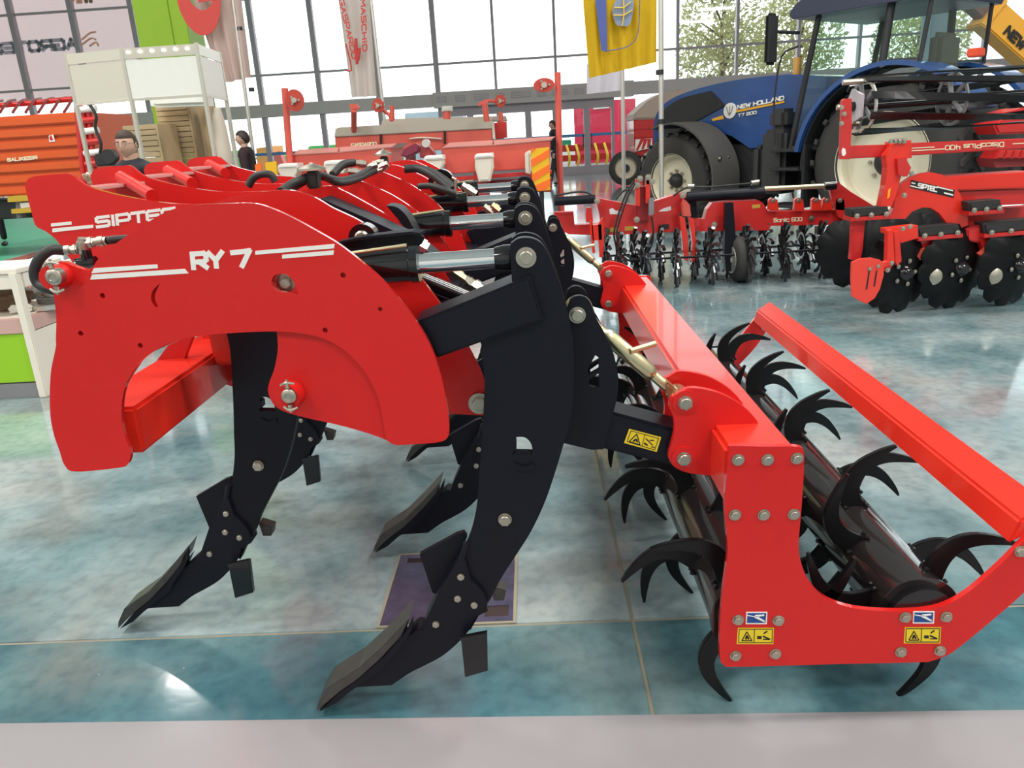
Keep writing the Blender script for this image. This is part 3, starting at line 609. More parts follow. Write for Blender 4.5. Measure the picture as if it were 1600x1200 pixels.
# ---- roller carrier arms
arms = []
def carrier(dY):
    def q(bm, name, m, parent=None, smooth=None):
        bmesh.ops.translate(bm, verts=bm.verts, vec=(0, dY, 0)); return part(bm, name, m, parent, smooth)
    Yq = 1.66
    QP = [(887,482),(892,468),(903,462),(915,465),(924,476),(932,498),(944,520),(956,545),(964,575),(966,605),(960,640),(950,672),(943,702,'c'),(925,703,'c'),(870,690,'c'),(850,640,'c'),(862,560,'c')]
    N1 = [pxz([(918,578,'c'),(930,555,'c'),(936,559,'c'),(936,577,'c'),(920,586,'c')], Yq, 1), pxz([(920,594,'c'),(936,583,'c'),(936,607,'c'),(921,604,'c')], Yq, 1)]
    pl = q(plate_bm(pxz(QP, Yq), Yq, Yq+.016, N1, .002), 'carrier_plate', BLK)
    q(plate_bm([(x, z) for x, z in pxz(QP, Yq)], Yq+.115, Yq+.131, [[(x+.012, z-.01) for x, z in h_] for h_ in N1], .002), 'carrier_plate', BLK)
    w = P(902,492,Yq); b = bolt(pl, w-OFF+Vector((0,dY,0)), .016, washer=1.15)
    a = pxz([(940,640,'c'),(1062,673,'c'),(1055,730,'c'),(938,701,'c')], Yq+.012)
    arm = q(plate_bm(a, Yq+.012, Yq+.115, (), .008), 'carrier_arm', BLK)
    if dY == 0:
        Yd = Yq+.0115; bm = bmesh.new(); quadpx(bm, [(975,692),(983,670),(1033,683),(1026,706)], Yd, .0008); d = q(bm, 'warning_decal', YEL, arm)
        bm = bmesh.new(); Yd -= .001
        def ln(pts, wd=.0012):
            for p0, p1 in zip(pts, pts[1:]):
                a_, b_ = P(*p0, Yd), P(*p1, Yd); s = (b_-a_).cross(Vector((0,1,0))).normalized()*wd
                c = [a_-s, b_-s, b_+s, a_+s]; prism_bm(bm, c, [p+Vector((0,-.0005,0)) for p in c])
        ln([(980,690),(986,673),(1029,685),(1023,703),(980,690)], .0008); ln([(1003,697),(1008,678)], .0006)
        ln([(983,690),(995,678),(1000,695),(983,690)]); ln([(989,690),(994,686),(996,691)], .002); ln([(1009,685),(1020,696)]); ln([(1015,688),(1022,688)]); ln([(1006,692),(1012,696)], .002); ln([(1017,698),(1023,699)])
        q(bm, 'decal_print', DBLK, arm)
    BR = [(1060,612),(1075,604),(1100,606),(1130,615),(1160,633),(1180,654),(1187,672,'c'),(1160,740,'c'),(1130,741),(1090,738),(1065,733),(1050,724),(1043,710),(1047,692),(1052,672),(1051,650),(1044,632),(1048,619)]
    br = q(plate_bm(pxz(BR, Yq), Yq-.012, Yq+.004, (), .002), 'beam_clevis', RED)
    q(plate_bm(pxz(BR, Yq), Yq+.118, Yq+.134, (), .002), 'beam_clevis', RED)
    for (x, y) in ((1070,628),(1068,715)):
        w = P(x, y, Yq-.013); bm = bmesh.new(); cyl_bm(bm, w+Vector((0,.01,0)), w+Vector((0,-.004,0)), .028, n=24); q(bm, 'clevis_boss', RED, br, 40)
        bolt(br, w-OFF+Vector((0,dY-.004,0)), .0155, washer=1.05)
    # turnbuckle top link between plate and clevis
    Ym = Yq+.065
    pts = [P(900,485,Ym), P(945,512,Ym), P(1010,570,Ym), P(1035,597,Ym), P(1066,622,Ym)]
    bm = bmesh.new(); A, E_ = P(905,487,Ym), P(1062,622,Ym); L = (E_-A).length
    lathe_bm(bm, A, E_-A, [(0,.018),(.03,.017),(.06,.010),(L*.24,.011),(L*.26,.016),(L*.30,.019),(L*.68,.019),(L*.72,.016),(L*.73,.0125),(L*.90,.0125),(L*.905,.016),(L*.93,.016)], 20)
    lk = q(bm, 'turnbuckle', ZBRS, None, 40)
    bm = bmesh.new(); d = (E_-A).normalized(); prism_bm(bm, *[[E_+d*s+Vector((0,t,0))+Vector((0,0,u)) for t, u in ((-.022,-.017),(.022,-.017),(.022,.017),(-.022,.017))] for s in (-.05, .02)], bev=.006); cyl_bm(bm, E_+Vector((0,-.04,0)), E_+Vector((0,.04,0)), .024, n=18)
    cyl_bm(bm, A+Vector((0,-.035,0)), A+Vector((0,.035,0)), .033, n=20); q(bm, 'link_eye', ZBRS, lk, 40)
    m_ = A.lerp(E_, .5); bm = bmesh.new(); cyl_bm(bm, P(984,549,Ym-.02), P(1023,537,Ym+.02), .007, n=12); q(bm, 'turnbuckle_bar', ZBRS, lk, 40)
carrier(0); carrier(1.74)
# ---- roller frame
bm = bmesh.new(); box_bm(bm, (.384,1.512,.572), (.528,3.60,.706), .010); bms = part(bm, 'roller_beam', RED2)
YP = 1.50
FR = [(1140,702),(1145,697),(1200,698),(1246,698),(1256,706),(1256,740),(1252,800),(1248,850),(1252,880),(1264,907),(1288,933),(1324,948),(1366,954),(1421,955),(1470,948),(1512,926),(1561,884),(1605,840),(1640,808,'c'),(1660,822,'c'),
      (1668,845),(1640,880),(1602,924),(1552,968),(1502,1009),(1482,1023),(1455,1033),(1434,1035),(1300,1038),(1150,1042),(1132,1039),(1125,1028),(1125,980),(1129,928),(1134,890),(1137,860),(1134,820),(1132,780),(1136,735)]
FZ = pxz(FR, YP)
def frame_plate(Y, y2):
    return part(plate_bm(FZ, Y, y2, (), .003), 'roller_end_plate', RED)
fp0 = frame_plate(YP, YP+.014); fp1 = frame_plate(3.60, 3.614)
for (x, y) in ((1153,718),(1199,718),(1245,716),(1148,804),(1193,804),(1240,803),(1153,968),(1216,969),(1149,1024),(1211,1021),(1414,964),(1478,963),(1407,1018),(1468,1016),(1594,861)):
    sbolt(fp0, x, y, YP-.0005, .0105, washer=1.25)
for i, (x, y) in enumerate(((1642,822),(1655,850),(1640,865))):
    sbolt(fp1, x, y, YP-.0005, .012).location.y += 2.1
def decals(x, y):
    bm = bmesh.new(); quadpx(bm, [(x-17,y+9),(x-16,y-10),(x+17,y-10),(x+16,y+9)], YP); part(bm, 'decal_border', WHT, fp0)
    bm = bmesh.new(); quadpx(bm, [(x-15,y+7),(x-14,y-8),(x+15,y-8),(x+14,y+7)], YP-.0008); part(bm, 'lifting_decal', DBLUE, fp0)
    bm = bmesh.new()
    for q in ([(x-3,y-2),(x-2,y-5),(x+12,y-6),(x+12,y-4)], [(x-3,y-1),(x,y-4),(x+13,y+4),(x+12,y+6)], [(x-14,y-4),(x-14,y-5),(x-2,y-3),(x-3,y-2)]): quadpx(bm, q, YP-.0016)
    part(bm, 'decal_print', WHT, fp0)
    bm = bmesh.new(); a, b = x-16, y+27; quadpx(bm, [(a-15,b+13),(a-13,b-12),(a+43,b-12),(a+42,b+13)], YP); part(bm, 'warning_decal', YEL, fp0)
    bm = bmesh.new()
    def ln(pts, w=.5):
        for (x0, y0), (x1, y1) in zip(pts, pts[1:]):
            L = math.hypot(x1-x0, y1-y0) or 1; dx, dy = -(y1-y0)/L*w, (x1-x0)/L*w
            quadpx(bm, [(x0-dx,y0-dy),(x1-dx,y1-dy),(x1+dx,y1+dy),(x0+dx,y0+dy)], YP-.0008)
    ln([(a-12,b+11),(a-11,b-10),(a+41,b-10),(a+40,b+11),(a-12,b+11)]); ln([(a+13,b-10),(a+12,b+11)])
    ln([(a-7,b+8),(a+1,b-6),(a+9,b+8),(a-7,b+8)], .7); ln([(a-1,b+6),(a+1,b),(a+4,b+6)], 1.3); ln([(a+17,b+3),(a+24,b+3)], 2.2); ln([(a+26,b+1),(a+37,b+6)], 1.2); ln([(a+27,b-3),(a+33,b-7)], 1); ln([(a+26,b+6),(a+37,b+6)], .7)
    part(bm, 'decal_print', DBLK, fp0)
decals(1182,966); decals(1443,965)
q0 = [Vector((1.000,1.514,.448)), Vector((1.018,1.514,.505)), Vector((1.078,1.514,.545)), Vector((1.060,1.514,.480))]
q1 = [v+Vector((.022,2.086,.012)) for v in q0]
bm = bmesh.new(); prism_bm(bm, q0, q1, .006); part(bm, 'rear_bar', RED2)
# rollers with hooked teeth
def tooth_me(flip):
    """hooked tooth in local X (radial) Z (tangential), thickness along Y"""
    o_ = [(.078,.026),(.11,.036),(.15,.036),(.19,.020),(.222,-.014),(.246,-.068),(.254,-.104)]
    i_ = [(.248,-.106),(.230,-.076),(.203,-.038),(.172,-.014),(.14,-.009),(.11,-.016),(.078,-.030)]
    pts = cat_rom([(*p,) for p in o_], 3, closed=False)+cat_rom([(*p,) for p in i_], 3, closed=False)
    b = plate_bm([(p.x, p.y*flip) for p in pts], -.007, .007, (), .0015)
    me = bpy.data.meshes.new('tooth'); b.to_mesh(me); b.free(); me.materials.append(TOO); return me
def roller(cx, cz, flip, ph0, n=13, ystart=1.59):
    bm = bmesh.new(); lathe_bm(bm, (cx,1.535,cz), (0,1,0), [(0,.093),(.006,.093),(.006,.088),(2.03,.088),(2.03,.093),(2.04,.093)], 40)
    r = part(bm, 'spiked_roller', GBLK, None, 40)
    r.data.materials[0] = ROLM
    bm = bmesh.new(); cyl_bm(bm, (cx,1.514,cz), (cx,1.545,cz), .075, n=28); part(bm, 'roller_bearing', GBLK, r, 40); bm = bmesh.new(); cyl_bm(bm, (cx,3.565,cz), (cx,3.60,cz), .06, n=28); part(bm, 'roller_bearing', GBLK, r, 40)
    me = tooth_me(flip)
    bmw = bmesh.new()
    for dx, dz in ((-.010,.026),(.010,.026),(-.010,-.03),(.010,-.03)):
        bmesh.ops.create_icosphere(bmw, subdivisions=1, radius=.007, matrix=Matrix.Translation((.088, dx, dz*flip)))
    wme = bpy.data.meshes.new('weld'); bmw.to_mesh(wme); bmw.free(); wme.materials.append(GBLK)
    me2 = me
    bmj = bmesh.new(); bmj.from_mesh(me); bmj.from_mesh(wme); me2 = bpy.data.meshes.new('tooth'); bmj.to_mesh(me2); bmj.free(); me2.materials.append(TOO)
    for i in range(n):
        Y = ystart+i*.158
        for j in range(3):
            a = ph0+j*2*PI/3-i*.70*flip
            t = link('tooth', me2, None, r); t.location = Vector((cx, Y, cz))-OFF; t.rotation_euler = (0, -a, 0)
    return r
ROLM = mat('roller_tube_paint', (.022, .017, .017), .16, .15, .8, noise=.3, nscale=5, coatr=.07)
roller(.457, .272, -1, math.radians(122))
roller(.835, .268, 1, math.radians(53))
# ================================================================ background machines and stands
class T:
    """a thing whose parts are given in world coordinates"""
    def __init__(s, name, label, cat, loc, group=None):
        s.o = thing(name, label, cat, loc, group); s.loc = Vector(loc)
    def add(s, bm, name, m, parent=None, smooth=None): return fin(bm, name, m, parent or s.o, smooth, off=s.loc)
    def slab(s, name, pts, Y, th, m, holes=(), bev=.002, parent=None, raw=True, n=4):
        """plate traced at distance Y with thickness th going away from us"""
        return s.add(plate_bm(pxz(pts, Y, n, raw), Y, Y+th, holes, bev), name, m, parent)
    def tube(s, name, pts, r, m, n=10, sm=4, parent=None):
        bm = bmesh.new(); tube_bm(bm, [P(*p) if len(p) == 3 and not isinstance(p, Vector) else p for p in pts], r, n, sm); return s.add(bm, name, m, parent, 60)
    def box(s, name, lo, hi, m, bev=.005, parent=None, rot=None, about=None):
        bm = bmesh.new(); box_bm(bm, lo, hi, bev, rot, about); return s.add(bm, name, m, parent)
    def cyl(s, name, a, b, r, m, r1=None, n=24, parent=None):
        bm = bmesh.new(); cyl_bm(bm, a, b, r, r1, n); return s.add(bm, name, m, parent, 40)
    def bolt(s, x, y, Y, r=.02, parent=None):
        w = P(x, y, Y); return bolt(parent or s.o, w-s.loc, r*.6)
DRED = mat('machine_red', (.58, .02, .018), .35, 0, .3)
LRED = mat('machine_light_red', (.66, .10, .07), .4, 0, .2)
GREY = mat('grey_cover', (.46, .40, .33), .55); SILV = mat('aluminium', (.68, .66, .60), .35, .7)
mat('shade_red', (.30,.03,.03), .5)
DARK = mat('dark_plastic', (.02, .02, .022), .55); MGREY = mat('mid_grey', (.22, .22, .23), .6)
# ---------------------------------------------------------------- rotary hoe with star wheels
Ys = 7.3
rh = T('rotary_hoe', 'red folding rotary hoe frame with a row of black star wheels behind the subsoiler', 'farm machine', (G(1100,420).x, Ys, 0))
fr = rh.slab('center_frame', [(930,309),(998,322),(1024,314),(1066,301),(1073,306),(1068,318),(1061,338),(1064,345),(1064,362),(941,368),(940,350),(935,328)], Ys, .12, DRED,
   [pxz([(1001,332),(1010,330),(1024,332),(1022,337),(1003,338)], Ys, 1, True)][:0])
rh.slab('frame_opening', [(952,327),(957,325),(962,329),(970,330),(969,335),(953,335)], Ys-.004, .004, mat('pale_plate', (.8,.78,.78), .3), parent=fr)
rh.slab('frame_opening', [(1029,330),(1036,326),(1048,322),(1049,328),(1044,330),(1030,331)], Ys-.004, .004, MATS['pale_plate'], parent=fr)
rh.slab('rating_plate', [(1031,351),(1045,350),(1046,358),(1032,359)], Ys-.004, .004, DARK, parent=fr)
for q in ([(976,354),(990,353),(990,360),(976,361)], [(953,356),(967,355),(967,362),(953,363)]): rh.slab('yellow_label', q, Ys-.004, .004, mat('dull_yellow_label', (.55,.33,.05), .5), parent=fr)
rh.slab('cross_tube', [(866,332),(896,331),(898,352),(942,349),(942,368),(888,366),(866,350)], Ys+.05, .12, DRED)
w_ = rh.slab('wing_frame', [(1080,343),(1101,342),(1105,327),(1113,317),(1134,315),(1186,313),(1193,318),(1201,331),(1320,328),(1329,329),(1329,351),(1205,353),(1200,360),(1081,362)], Ys-.15, .12, DRED)
bm = bmesh.new(); text_px(bm, 'Sonic 600', (1209,347.5), (1253,345.5), (1209,341), Ys-.152, wt=.2, gap=.25); rh.add(bm, 'lettering', mat('pale_lettering', (.85,.72,.5), .5), w_)
rh.slab('yellow_label', [(1175,320),(1188,319),(1188,325),(1175,326)], Ys-.154, .004, MATS['dull_yellow_label'], parent=w_)
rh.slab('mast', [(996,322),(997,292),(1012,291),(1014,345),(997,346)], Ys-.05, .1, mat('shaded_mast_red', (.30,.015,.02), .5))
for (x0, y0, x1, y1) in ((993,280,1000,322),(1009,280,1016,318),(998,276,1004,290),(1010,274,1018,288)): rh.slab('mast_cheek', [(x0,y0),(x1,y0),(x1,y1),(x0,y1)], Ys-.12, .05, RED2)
for x, y in ((1000,279),(1013,277),(1019,284),(996,289),(988,292)): rh.bolt(x, y, Ys-.13, .03)
for q in ([(921,345),(926,345),(930,395),(926,396)], [(934,352),(942,340),(944,375),(942,402),(937,402)], [(924,352),(940,350),(941,375),(926,376)],
          [(1062,338),(1070,340),(1075,372),(1076,408),(1069,406),(1066,375)], [(1076,338),(1084,342),(1088,375),(1086,410),(1080,408),(1082,378)]): rh.slab('gang_arm', q, Ys-.2, .06, RED2)
for x, y in ((933,314),(1067,305),(1116,351),(1268,341),(995,343),(1078,398)): rh.bolt(x, y, Ys-.16, .03)
for x in (1205,1245,1272,1289,1309): 
    rh.slab('clamp', [(x-4,328),(x-3,312),(x+1,309),(x+10,312),(x+12,329)], Ys-.2, .05, RED2); rh.bolt(x+3, 313, Ys-.2, .025)
rh.slab('clamp', [(915,334),(917,325),(924,324),(927,346),(916,347)], Ys-.1, .1, DRED); rh.slab('clamp', [(1067,320),(1070,312),(1078,320),(1080,338),(1068,338)], Ys-.2, .1, LRED)
rh.tube('hydraulic_cylinder', [(866,315,Ys-.1),(930,311,Ys-.1)], .040, BLK, 16, 1)
rh.tube('hydraulic_cylinder', [(1073,308,Ys-.1),(1194,300,Ys-.15)], .046, BLK, 16, 1); rh.tube('piston_rod', [(1194,295,Ys-.15),(1296,290,Ys-.25)], .02, ZBRS, 12, 1)
rh.tube('rod_eye', [(1288,291,Ys-.25),(1306,289,Ys-.26)], .04, GBLK, 12, 1)
rh.slab('cylinder_bracket', [(1071,310),(1088,310),(1090,340),(1080,340),(1076,325)], Ys-.05, .06, BLK)
rh.slab('fold_plate', [(1296,292),(1310,285),(1330,300),(1366,322),(1372,345),(1330,348),(1310,340),(1302,318)], Ys-.2, .05, DRED)
for pts in ([(990,283,Ys-.2),(975,310,Ys-.2),(962,350,Ys-.2),(960,372,Ys-.2),(968,395,Ys-.2),(985,408,Ys-.2),(1000,407,Ys-.2),(1015,390,Ys-.2),(1021,365,Ys-.2),(1018,338,Ys-.2)],
            [(992,286,Ys-.22),(979,312,Ys-.22),(966,352,Ys-.22),(964,372,Ys-.22),(975,395,Ys-.22),(990,404,Ys-.22),(1008,398,Ys-.22),(1020,365,Ys-.22)],
            [(988,293,Ys),(972,300,Ys),(962,312,Ys)], [(866,306,Ys-.1),(900,300,Ys-.1),(918,301,Ys-.1),(928,308,Ys-.1)],
            [(1052,306,Ys-.1),(1074,293,Ys-.1),(1110,292,Ys-.1),(1178,286,Ys-.15)], [(1200,330,Ys),(1240,325,Ys),(1238,300,Ys)]): rh.tube('hose', pts, .009, RUB, 8)
rh.tube('hose_fitting', [(1074,291,Ys-.1),(1084,291,Ys-.1)], .022, ZINC, 8, 1); rh.tube('hose_fitting', [(1174,286,Ys-.15),(1186,284,Ys-.15)], .022, ZINC, 8, 1)
rh.slab('tag_holder', [(1014,311),(1022,309),(1022,335),(1014,337)], Ys-.16, .03, MGREY)
# star wheels: curved spoked wheels that turn about the X axis
def star_me():
    bm = bmesh.new(); lathe_bm(bm, (0,0,0), (1,0,0), [(-.03,.045),(.03,.045)], 14)
    lathe_bm(bm, (0,0,0), (1,0,0), [(-.006,.10),(.006,.10),(.006,.125),(-.006,.125)], 20, closed=True)
    for k in range(14):
        a = 2*PI*k/14; pts = []
        for t in range(5):
            r = .04+.215*t/4; b = a+.5*(t/4)**1.6; pts.append(Vector((.012*math.sin(t*.8)+.028*(t/4)**2, r*math.cos(b), r*math.sin(b))))
        tube_bm(bm, pts, lambda s: .010+.008*s, 6, 1)
    me = bpy.data.meshes.new('star_wheel'); bmesh.ops.recalc_face_normals(bm, faces=bm.faces); bm.to_mesh(me); bm.free(); me.materials.append(mat('star_wheel_black', (.10,.10,.105), .16, .9)); return me
SM = star_me()
for i, (x, yb) in enumerate(((945,418),(966,424),(988,424),(1004,431),(1028,430),(1053,424),(1080,423),(1107,428),(1133,424),(1163,424),(1191,425),(1223,428),(1252,427),(1281,426),(1308,424),(1327,420))):
    Yw = Ys+(-.28 if i % 2 else .05)-.1
    o = link('star_wheel', SM, None, rh.o); w = P(x, 390, Yw); o.location = Vector((w.x, Yw, .262))-rh.loc; o.rotation_euler = (i*.37, 0, .06*math.sin(i))
for Yw in (Ys-.38, Ys-.05): a, b = P(940,390,Yw), P(1330,380,Yw); rh.cyl('gang_axle', (a.x,Yw,.262), (b.x,Yw,.262), .010, BLK)
# depth wheel
dw = P(1159, 430, 6.95); rh.slab('depth_wheel_leg', [(1134,318),(1146,317),(1151,392),(1149,425),(1134,424),(1132,395)], 6.98, .08, BLK)
bm = bmesh.new(); lathe_bm(bm, (dw.x-.085,7.0,.205), (1,.12,0), [(0,.12),(.01,.17),(.035,.198),(.085,.205),(.135,.198),(.16,.17),(.17,.12)], 32); tw = rh.add(bm, 'depth_wheel', TYRE, None, 50)
bm = bmesh.new(); lathe_bm(bm, (dw.x-.1,7.0,.205), (1,.12,0), [(0,.03),(.01,.03),(.01,.12),(.02,.12),(.03,.03)], 24); rh.add(bm, 'wheel_rim', SILV, tw, 40)
# ---------------------------------------------------------------- disc harrow at the right
Yd = 5.7
dh = T('disc_harrow', 'red disc harrow with notched black discs and raised cage roller at the right edge', 'farm machine', (P(1450,480,Yd).x, Yd, 0))
ap = dh.slab('arch_plate', [(1392,342),(1392,335),(1396,325),(1400,300),(1408,288),(1425,276),(1442,271),(1455,269),(1473,273),(1487,285),(1500,302),(1508,323),(1513,344),(1512,362),(1506,372),(1500,352),(1490,351),(1479,348),(1467,333),(1454,325),(1442,324),(1425,331),(1415,342)], Yd-.1, .05, RED2)
dh.slab('name_band', [(1424,281),(1492,297),(1490,309),(1422,293)], Yd-.104, .004, DBLK, parent=ap, bev=0)
bm = bmesh.new(); text_px(bm, 'SIPTEC', (1434,294), (1463,300.5), (1435.5,285.5), Yd-.106, wt=.24, gap=.18, th=.002)
for q in ([(1464,291),(1489,297),(1489,299),(1464,293)], [(1475,300),(1489,303.5),(1489,306),(1475,302.5)], [(1422,289),(1433,292),(1433,294),(1422,291)], [(1424,284.5),(1430,286),(1430,288),(1424,286.5)]): quadpx(bm, q, Yd-.106, .002)
dh.add(bm, 'lettering', WHT, ap)
dh.slab('main_tube', [(1470,277),(1620,268),(1620,294),(1480,299)], Yd, .25, RED2, bev=.01); dh.slab('tube_underside', [(1478,300),(1620,295),(1620,318),(1500,324)], Yd+.03, .2, DRED)
dh.slab('rear_tube', [(1500,330),(1620,322),(1620,346),(1505,352)], Yd+.2, .12, DRED)
dh.slab('mast_leg', [(1384,243),(1401,221),(1422,221),(1420,245),(1412,260),(1402,300),(1394,322),(1376,324),(1383,290),(1386,262)], Yd-.15, .08, RED2)
dh.slab('orange_sticker', [(1388,296),(1392,294),(1390,308),(1386,311)], Yd-.155, .004, ORSTK, bev=0)
bt = dh.slab('roller_frame_tube', [(1326,228),(1392,226),(1422,224),(1620,216),(1620,231),(1425,243),(1392,245),(1326,248)], Yd-.05, .12, DRED, bev=.006)
bm = bmesh.new(); text_px(bm, 'DiscoPlus 400', (1568,221.5), (1477,227), (1568,229.5), Yd-.052, wt=.17, gap=.25, th=.002)
for q in ([(1421,231),(1460,229),(1460,230.5),(1421,232.5)], [(1421,235),(1476,232),(1476,233.5),(1421,236.5)], [(1582,224),(1620,222),(1620,223.5),(1582,225.5)]): quadpx(bm, q, Yd-.052, .002)
dh.add(bm, 'lettering', MATS['pale_lettering'], bt)
up = dh.slab('roller_end_plate', [(1317,157),(1321,154),(1331,154),(1331,200),(1328,249),(1314,249),(1315,215)], Yd-.1, .05, DRED)
dh.slab('plate_emblem', [(1315,236),(1317,231),(1321,233),(1322,240),(1319,244),(1316,243)], Yd-.105, .004, WHT, bev=0, parent=up)
for x, y in ((1315,168),(1315,193),(1319,178)): dh.bolt(x, y, Yd-.11, .018, up)
dh.slab('clamp_block', [(1388,222),(1424,219),(1425,247),(1388,249)], Yd-.09, .06, RED2)
for x, y in ((1392,221),(1399,220),(1406,220),(1413,220),(1413,272),(1424,271),(1413,305)): dh.bolt(x, y, Yd-.16, .02)
dh.slab('mast_lug', [(1402,248),(1414,246),(1424,262),(1418,276),(1404,274)], Yd-.18, .06, DRED)
# cage roller: twisted flat bars around an axis
cr = T('cage_roller', 'black cage roller with twisted flat bars raised above the disc harrow tube', 'roller', (P(1340,165,6.1).x, 6.1, 0))
ca, cb = P(1340,166,6.05), P(1700,140,6.25); ax = (cb-ca).normalized(); L = (cb-ca).length
u_a, v_a, _q = frame_of(ax)
KB = mat('roller_bar_black', (.015,.015,.016), .22, .5)
for k in range(9):
    bm = bmesh.new(); prev = None; n = 22
    for t in range(n+1):
        s = t/n; a = 2*PI*k/9+s*.8; rd = u_a*math.cos(a)+v_a*math.sin(a); tg = ax.cross(rd); c = ca+ax*(L*s)+rd*.20
        ring = [bm.verts.new(c+rd*p+tg*q_) for p, q_ in ((-.006,-.026),(.006,-.026),(.006,.026),(-.006,.026))]
        if prev:
            for i in range(4): bm.faces.new((prev[i], prev[(i+1)%4], ring[(i+1)%4], ring[i]))
        else: bm.faces.new(ring[::-1])
        prev = ring
    bm.faces.new(prev); cr.add(bm, 'roller_bar', KB)
for s in (.02, .40, .80):
    bm = bmesh.new(); lathe_bm(bm, ca+ax*L*s, ax, [(0,.165),(.012,.165),(.012,.19),(0,.19)], 24, closed=True); sp_ = cr.add(bm, 'support_ring', MGREY if s > .1 else SILV, None, 40)
    for k in range(5):
        a = 2*PI*k/5; rd = u_a*math.cos(a)+v_a*math.sin(a); cr.tube('ring_arm', [ca+ax*(L*s+.006)+rd*.02, ca+ax*(L*s+.006)+rd*.17], .018, MGREY, 6, 1, sp_)
cr.cyl('roller_shaft', ca-ax*.06, cb, .035, GBLK)
bm = bmesh.new(); lathe_bm(bm, ca-ax*.03, ax, [(0,.13),(.02,.13)], 5); cr.add(bm, 'end_flange', mat('pale_flange', (.5,.45,.48), .5), None)
for dz, dx_ in ((.17,-.02),(.0,-.05),(-.12,0)): cr.cyl('flange_bolt', ca+Vector((-.1+dx_,0,dz)), ca+Vector((.02,0,dz)), .02, ZINC, n=8)
# scraper blocks, disc arms, discs
for q in ([(1330,327),(1388,323),(1391,337),(1332,341)], [(1434,357),(1498,350),(1503,366),(1437,372)], [(1514,316),(1564,312),(1567,328),(1516,332)], [(1537,349),(1620,342),(1620,360),(1540,367)]):
    b_ = dh.slab('rubber_block', q, Yd-.2, .14, mat('block_rubber', (.022,.022,.022), .6), bev=.012)
    x0, y0 = q[3]; x1, y1 = q[2]
    dh.slab('block_strap', [(x0-2,y0-1),(x1+2,y1-1),(x1+2,y1+5),(x0-2,y0+5)], Yd-.21, .15, DRED)
    for t in (.12, .5, .9): dh.bolt(x0+(x1-x0)*t, y0+(y1-y0)*t-3, Yd-.215, .02)
for q in ([(1438,376),(1503,369),(1490,388),(1462,420),(1452,434),(1449,425),(1446,400)], [(1530,372),(1604,366),(1590,386),(1562,418),(1552,434),(1548,424),(1540,400)], [(1333,345),(1352,344),(1348,390),(1344,410),(1330,406),(1332,380)]):
    dh.slab('disc_arm', q, Yd-.16, .06, DRED)
dh.slab('arm_gusset', [(1433,400),(1445,387),(1450,396),(1438,407)], Yd-.2, .04, LRED); dh.slab('arm_gusset', [(1530,397),(1546,384),(1550,393),(1536,404)], Yd-.2, .04, LRED)
DSC = mat('disc_black', (.004,.004,.005), .4, 0, 0, spec=.2)
def disc_me():
    bm = bmesh.new(); n = 96; rings = []
    for k, (r, h) in enumerate(((.06,.0),(.16,.018),(.25,.045),(1,.075))):
        ring = []
        for i in range(n):
            a = 2*PI*i/n; rr = r if k < 3 else .305-.032*max(0, math.cos(a*12))**2
            ring.append(bm.verts.new((rr*math.cos(a), h, rr*math.sin(a))))
        rings.append(ring)
    for A, B_ in zip(rings, rings[1:]):
        for i in range(n): bm.faces.new((A[i], A[(i+1)%n], B_[(i+1)%n], B_[i]))
    bm.faces.new(rings[0]); r = bmesh.ops.extrude_face_region(bm, geom=list(bm.faces)); bmesh.ops.translate(bm, verts=[v for v in r['geom'] if isinstance(v, bmesh.types.BMVert)], vec=(0,.006,0))
    bmesh.ops.recalc_face_normals(bm, faces=bm.faces); me = bpy.data.meshes.new('disc'); bm.to_mesh(me); bm.free(); me.materials.append(DSC)
    for p in me.polygons: p.use_smooth = True
    me.set_sharp_from_angle(angle=.6); return me
DM = disc_me()
for i, (x, Yc, rz) in enumerate(((1414,5.45,.35),(1500,5.5,.35),(1592,5.5,.35),(1330,6.4,-.5),(1372,6.3,-.5),(1440,6.3,-.5),(1520,6.3,-.5),(1600,6.3,-.5))):
    w = P(x, 430, Yc); o = link('disc', DM, None, dh.o); o.location = Vector((w.x, Yc, .30))-dh.loc; o.rotation_euler = (0, i*.2, rz)
    if i < 3:
        bm = bmesh.new(); lathe_bm(bm, (0,-.05,0), (0,1,0), [(0,.03),(.02,.05),(.06,.055)], 16); hb = fin(bm, 'disc_hub', GBLK, o, 40)
        for k in range(5):
            a = 2*PI*k/5; bolt(o, (.085*math.cos(a), -.004, .085*math.sin(a)), .011)
for x, y in ((1458,433),(1552,432)): 
    w = P(x, y, Yd-.25); bm = bmesh.new(); lathe_bm(bm, w, (.4,1,0), [(0,.02),(.02,.06),(.08,.065)], 20); dh.add(bm, 'bearing_cap', ZINC, None, 40)
sh = dh.slab('deflector_plate', [(1331,410),(1345,404),(1362,403),(1375,406),(1381,411),(1381,430),(1375,452),(1367,466),(1354,475),(1343,470),(1331,463),(1330,435)], Yd-.62, .02, mat('bright_red_orange', (.80,.05,.03), .4, 0, .2))
for q in ([(1358,420),(1360,420),(1355,453),(1353,452)], [(1369,423),(1371,423),(1367,448),(1365,447)]): dh.slab('slot', q, Yd-.623, .003, DBLK, parent=sh, bev=0)
for x, y in ((1359,420),(1372,416)): dh.bolt(x, y, Yd-.625, .014, sh)
dh.slab('deflector_arm', [(1387,361),(1395,359),(1398,408),(1391,422),(1384,424),(1386,400)], Yd-.5, .05, RED2); dh.slab('deflector_arm', [(1397,362),(1405,361),(1409,408),(1402,415),(1399,410)], Yd-.42, .05, RED2)
dh.slab('deflector_bracket', [(1385,358),(1434,352),(1435,372),(1408,380),(1400,366),(1386,366)], Yd-.4, .1, RED2)
dh.slab('deflector_strut', [(1376,412),(1390,408),(1391,414),(1378,420)], Yd-.56, .05, RED2)
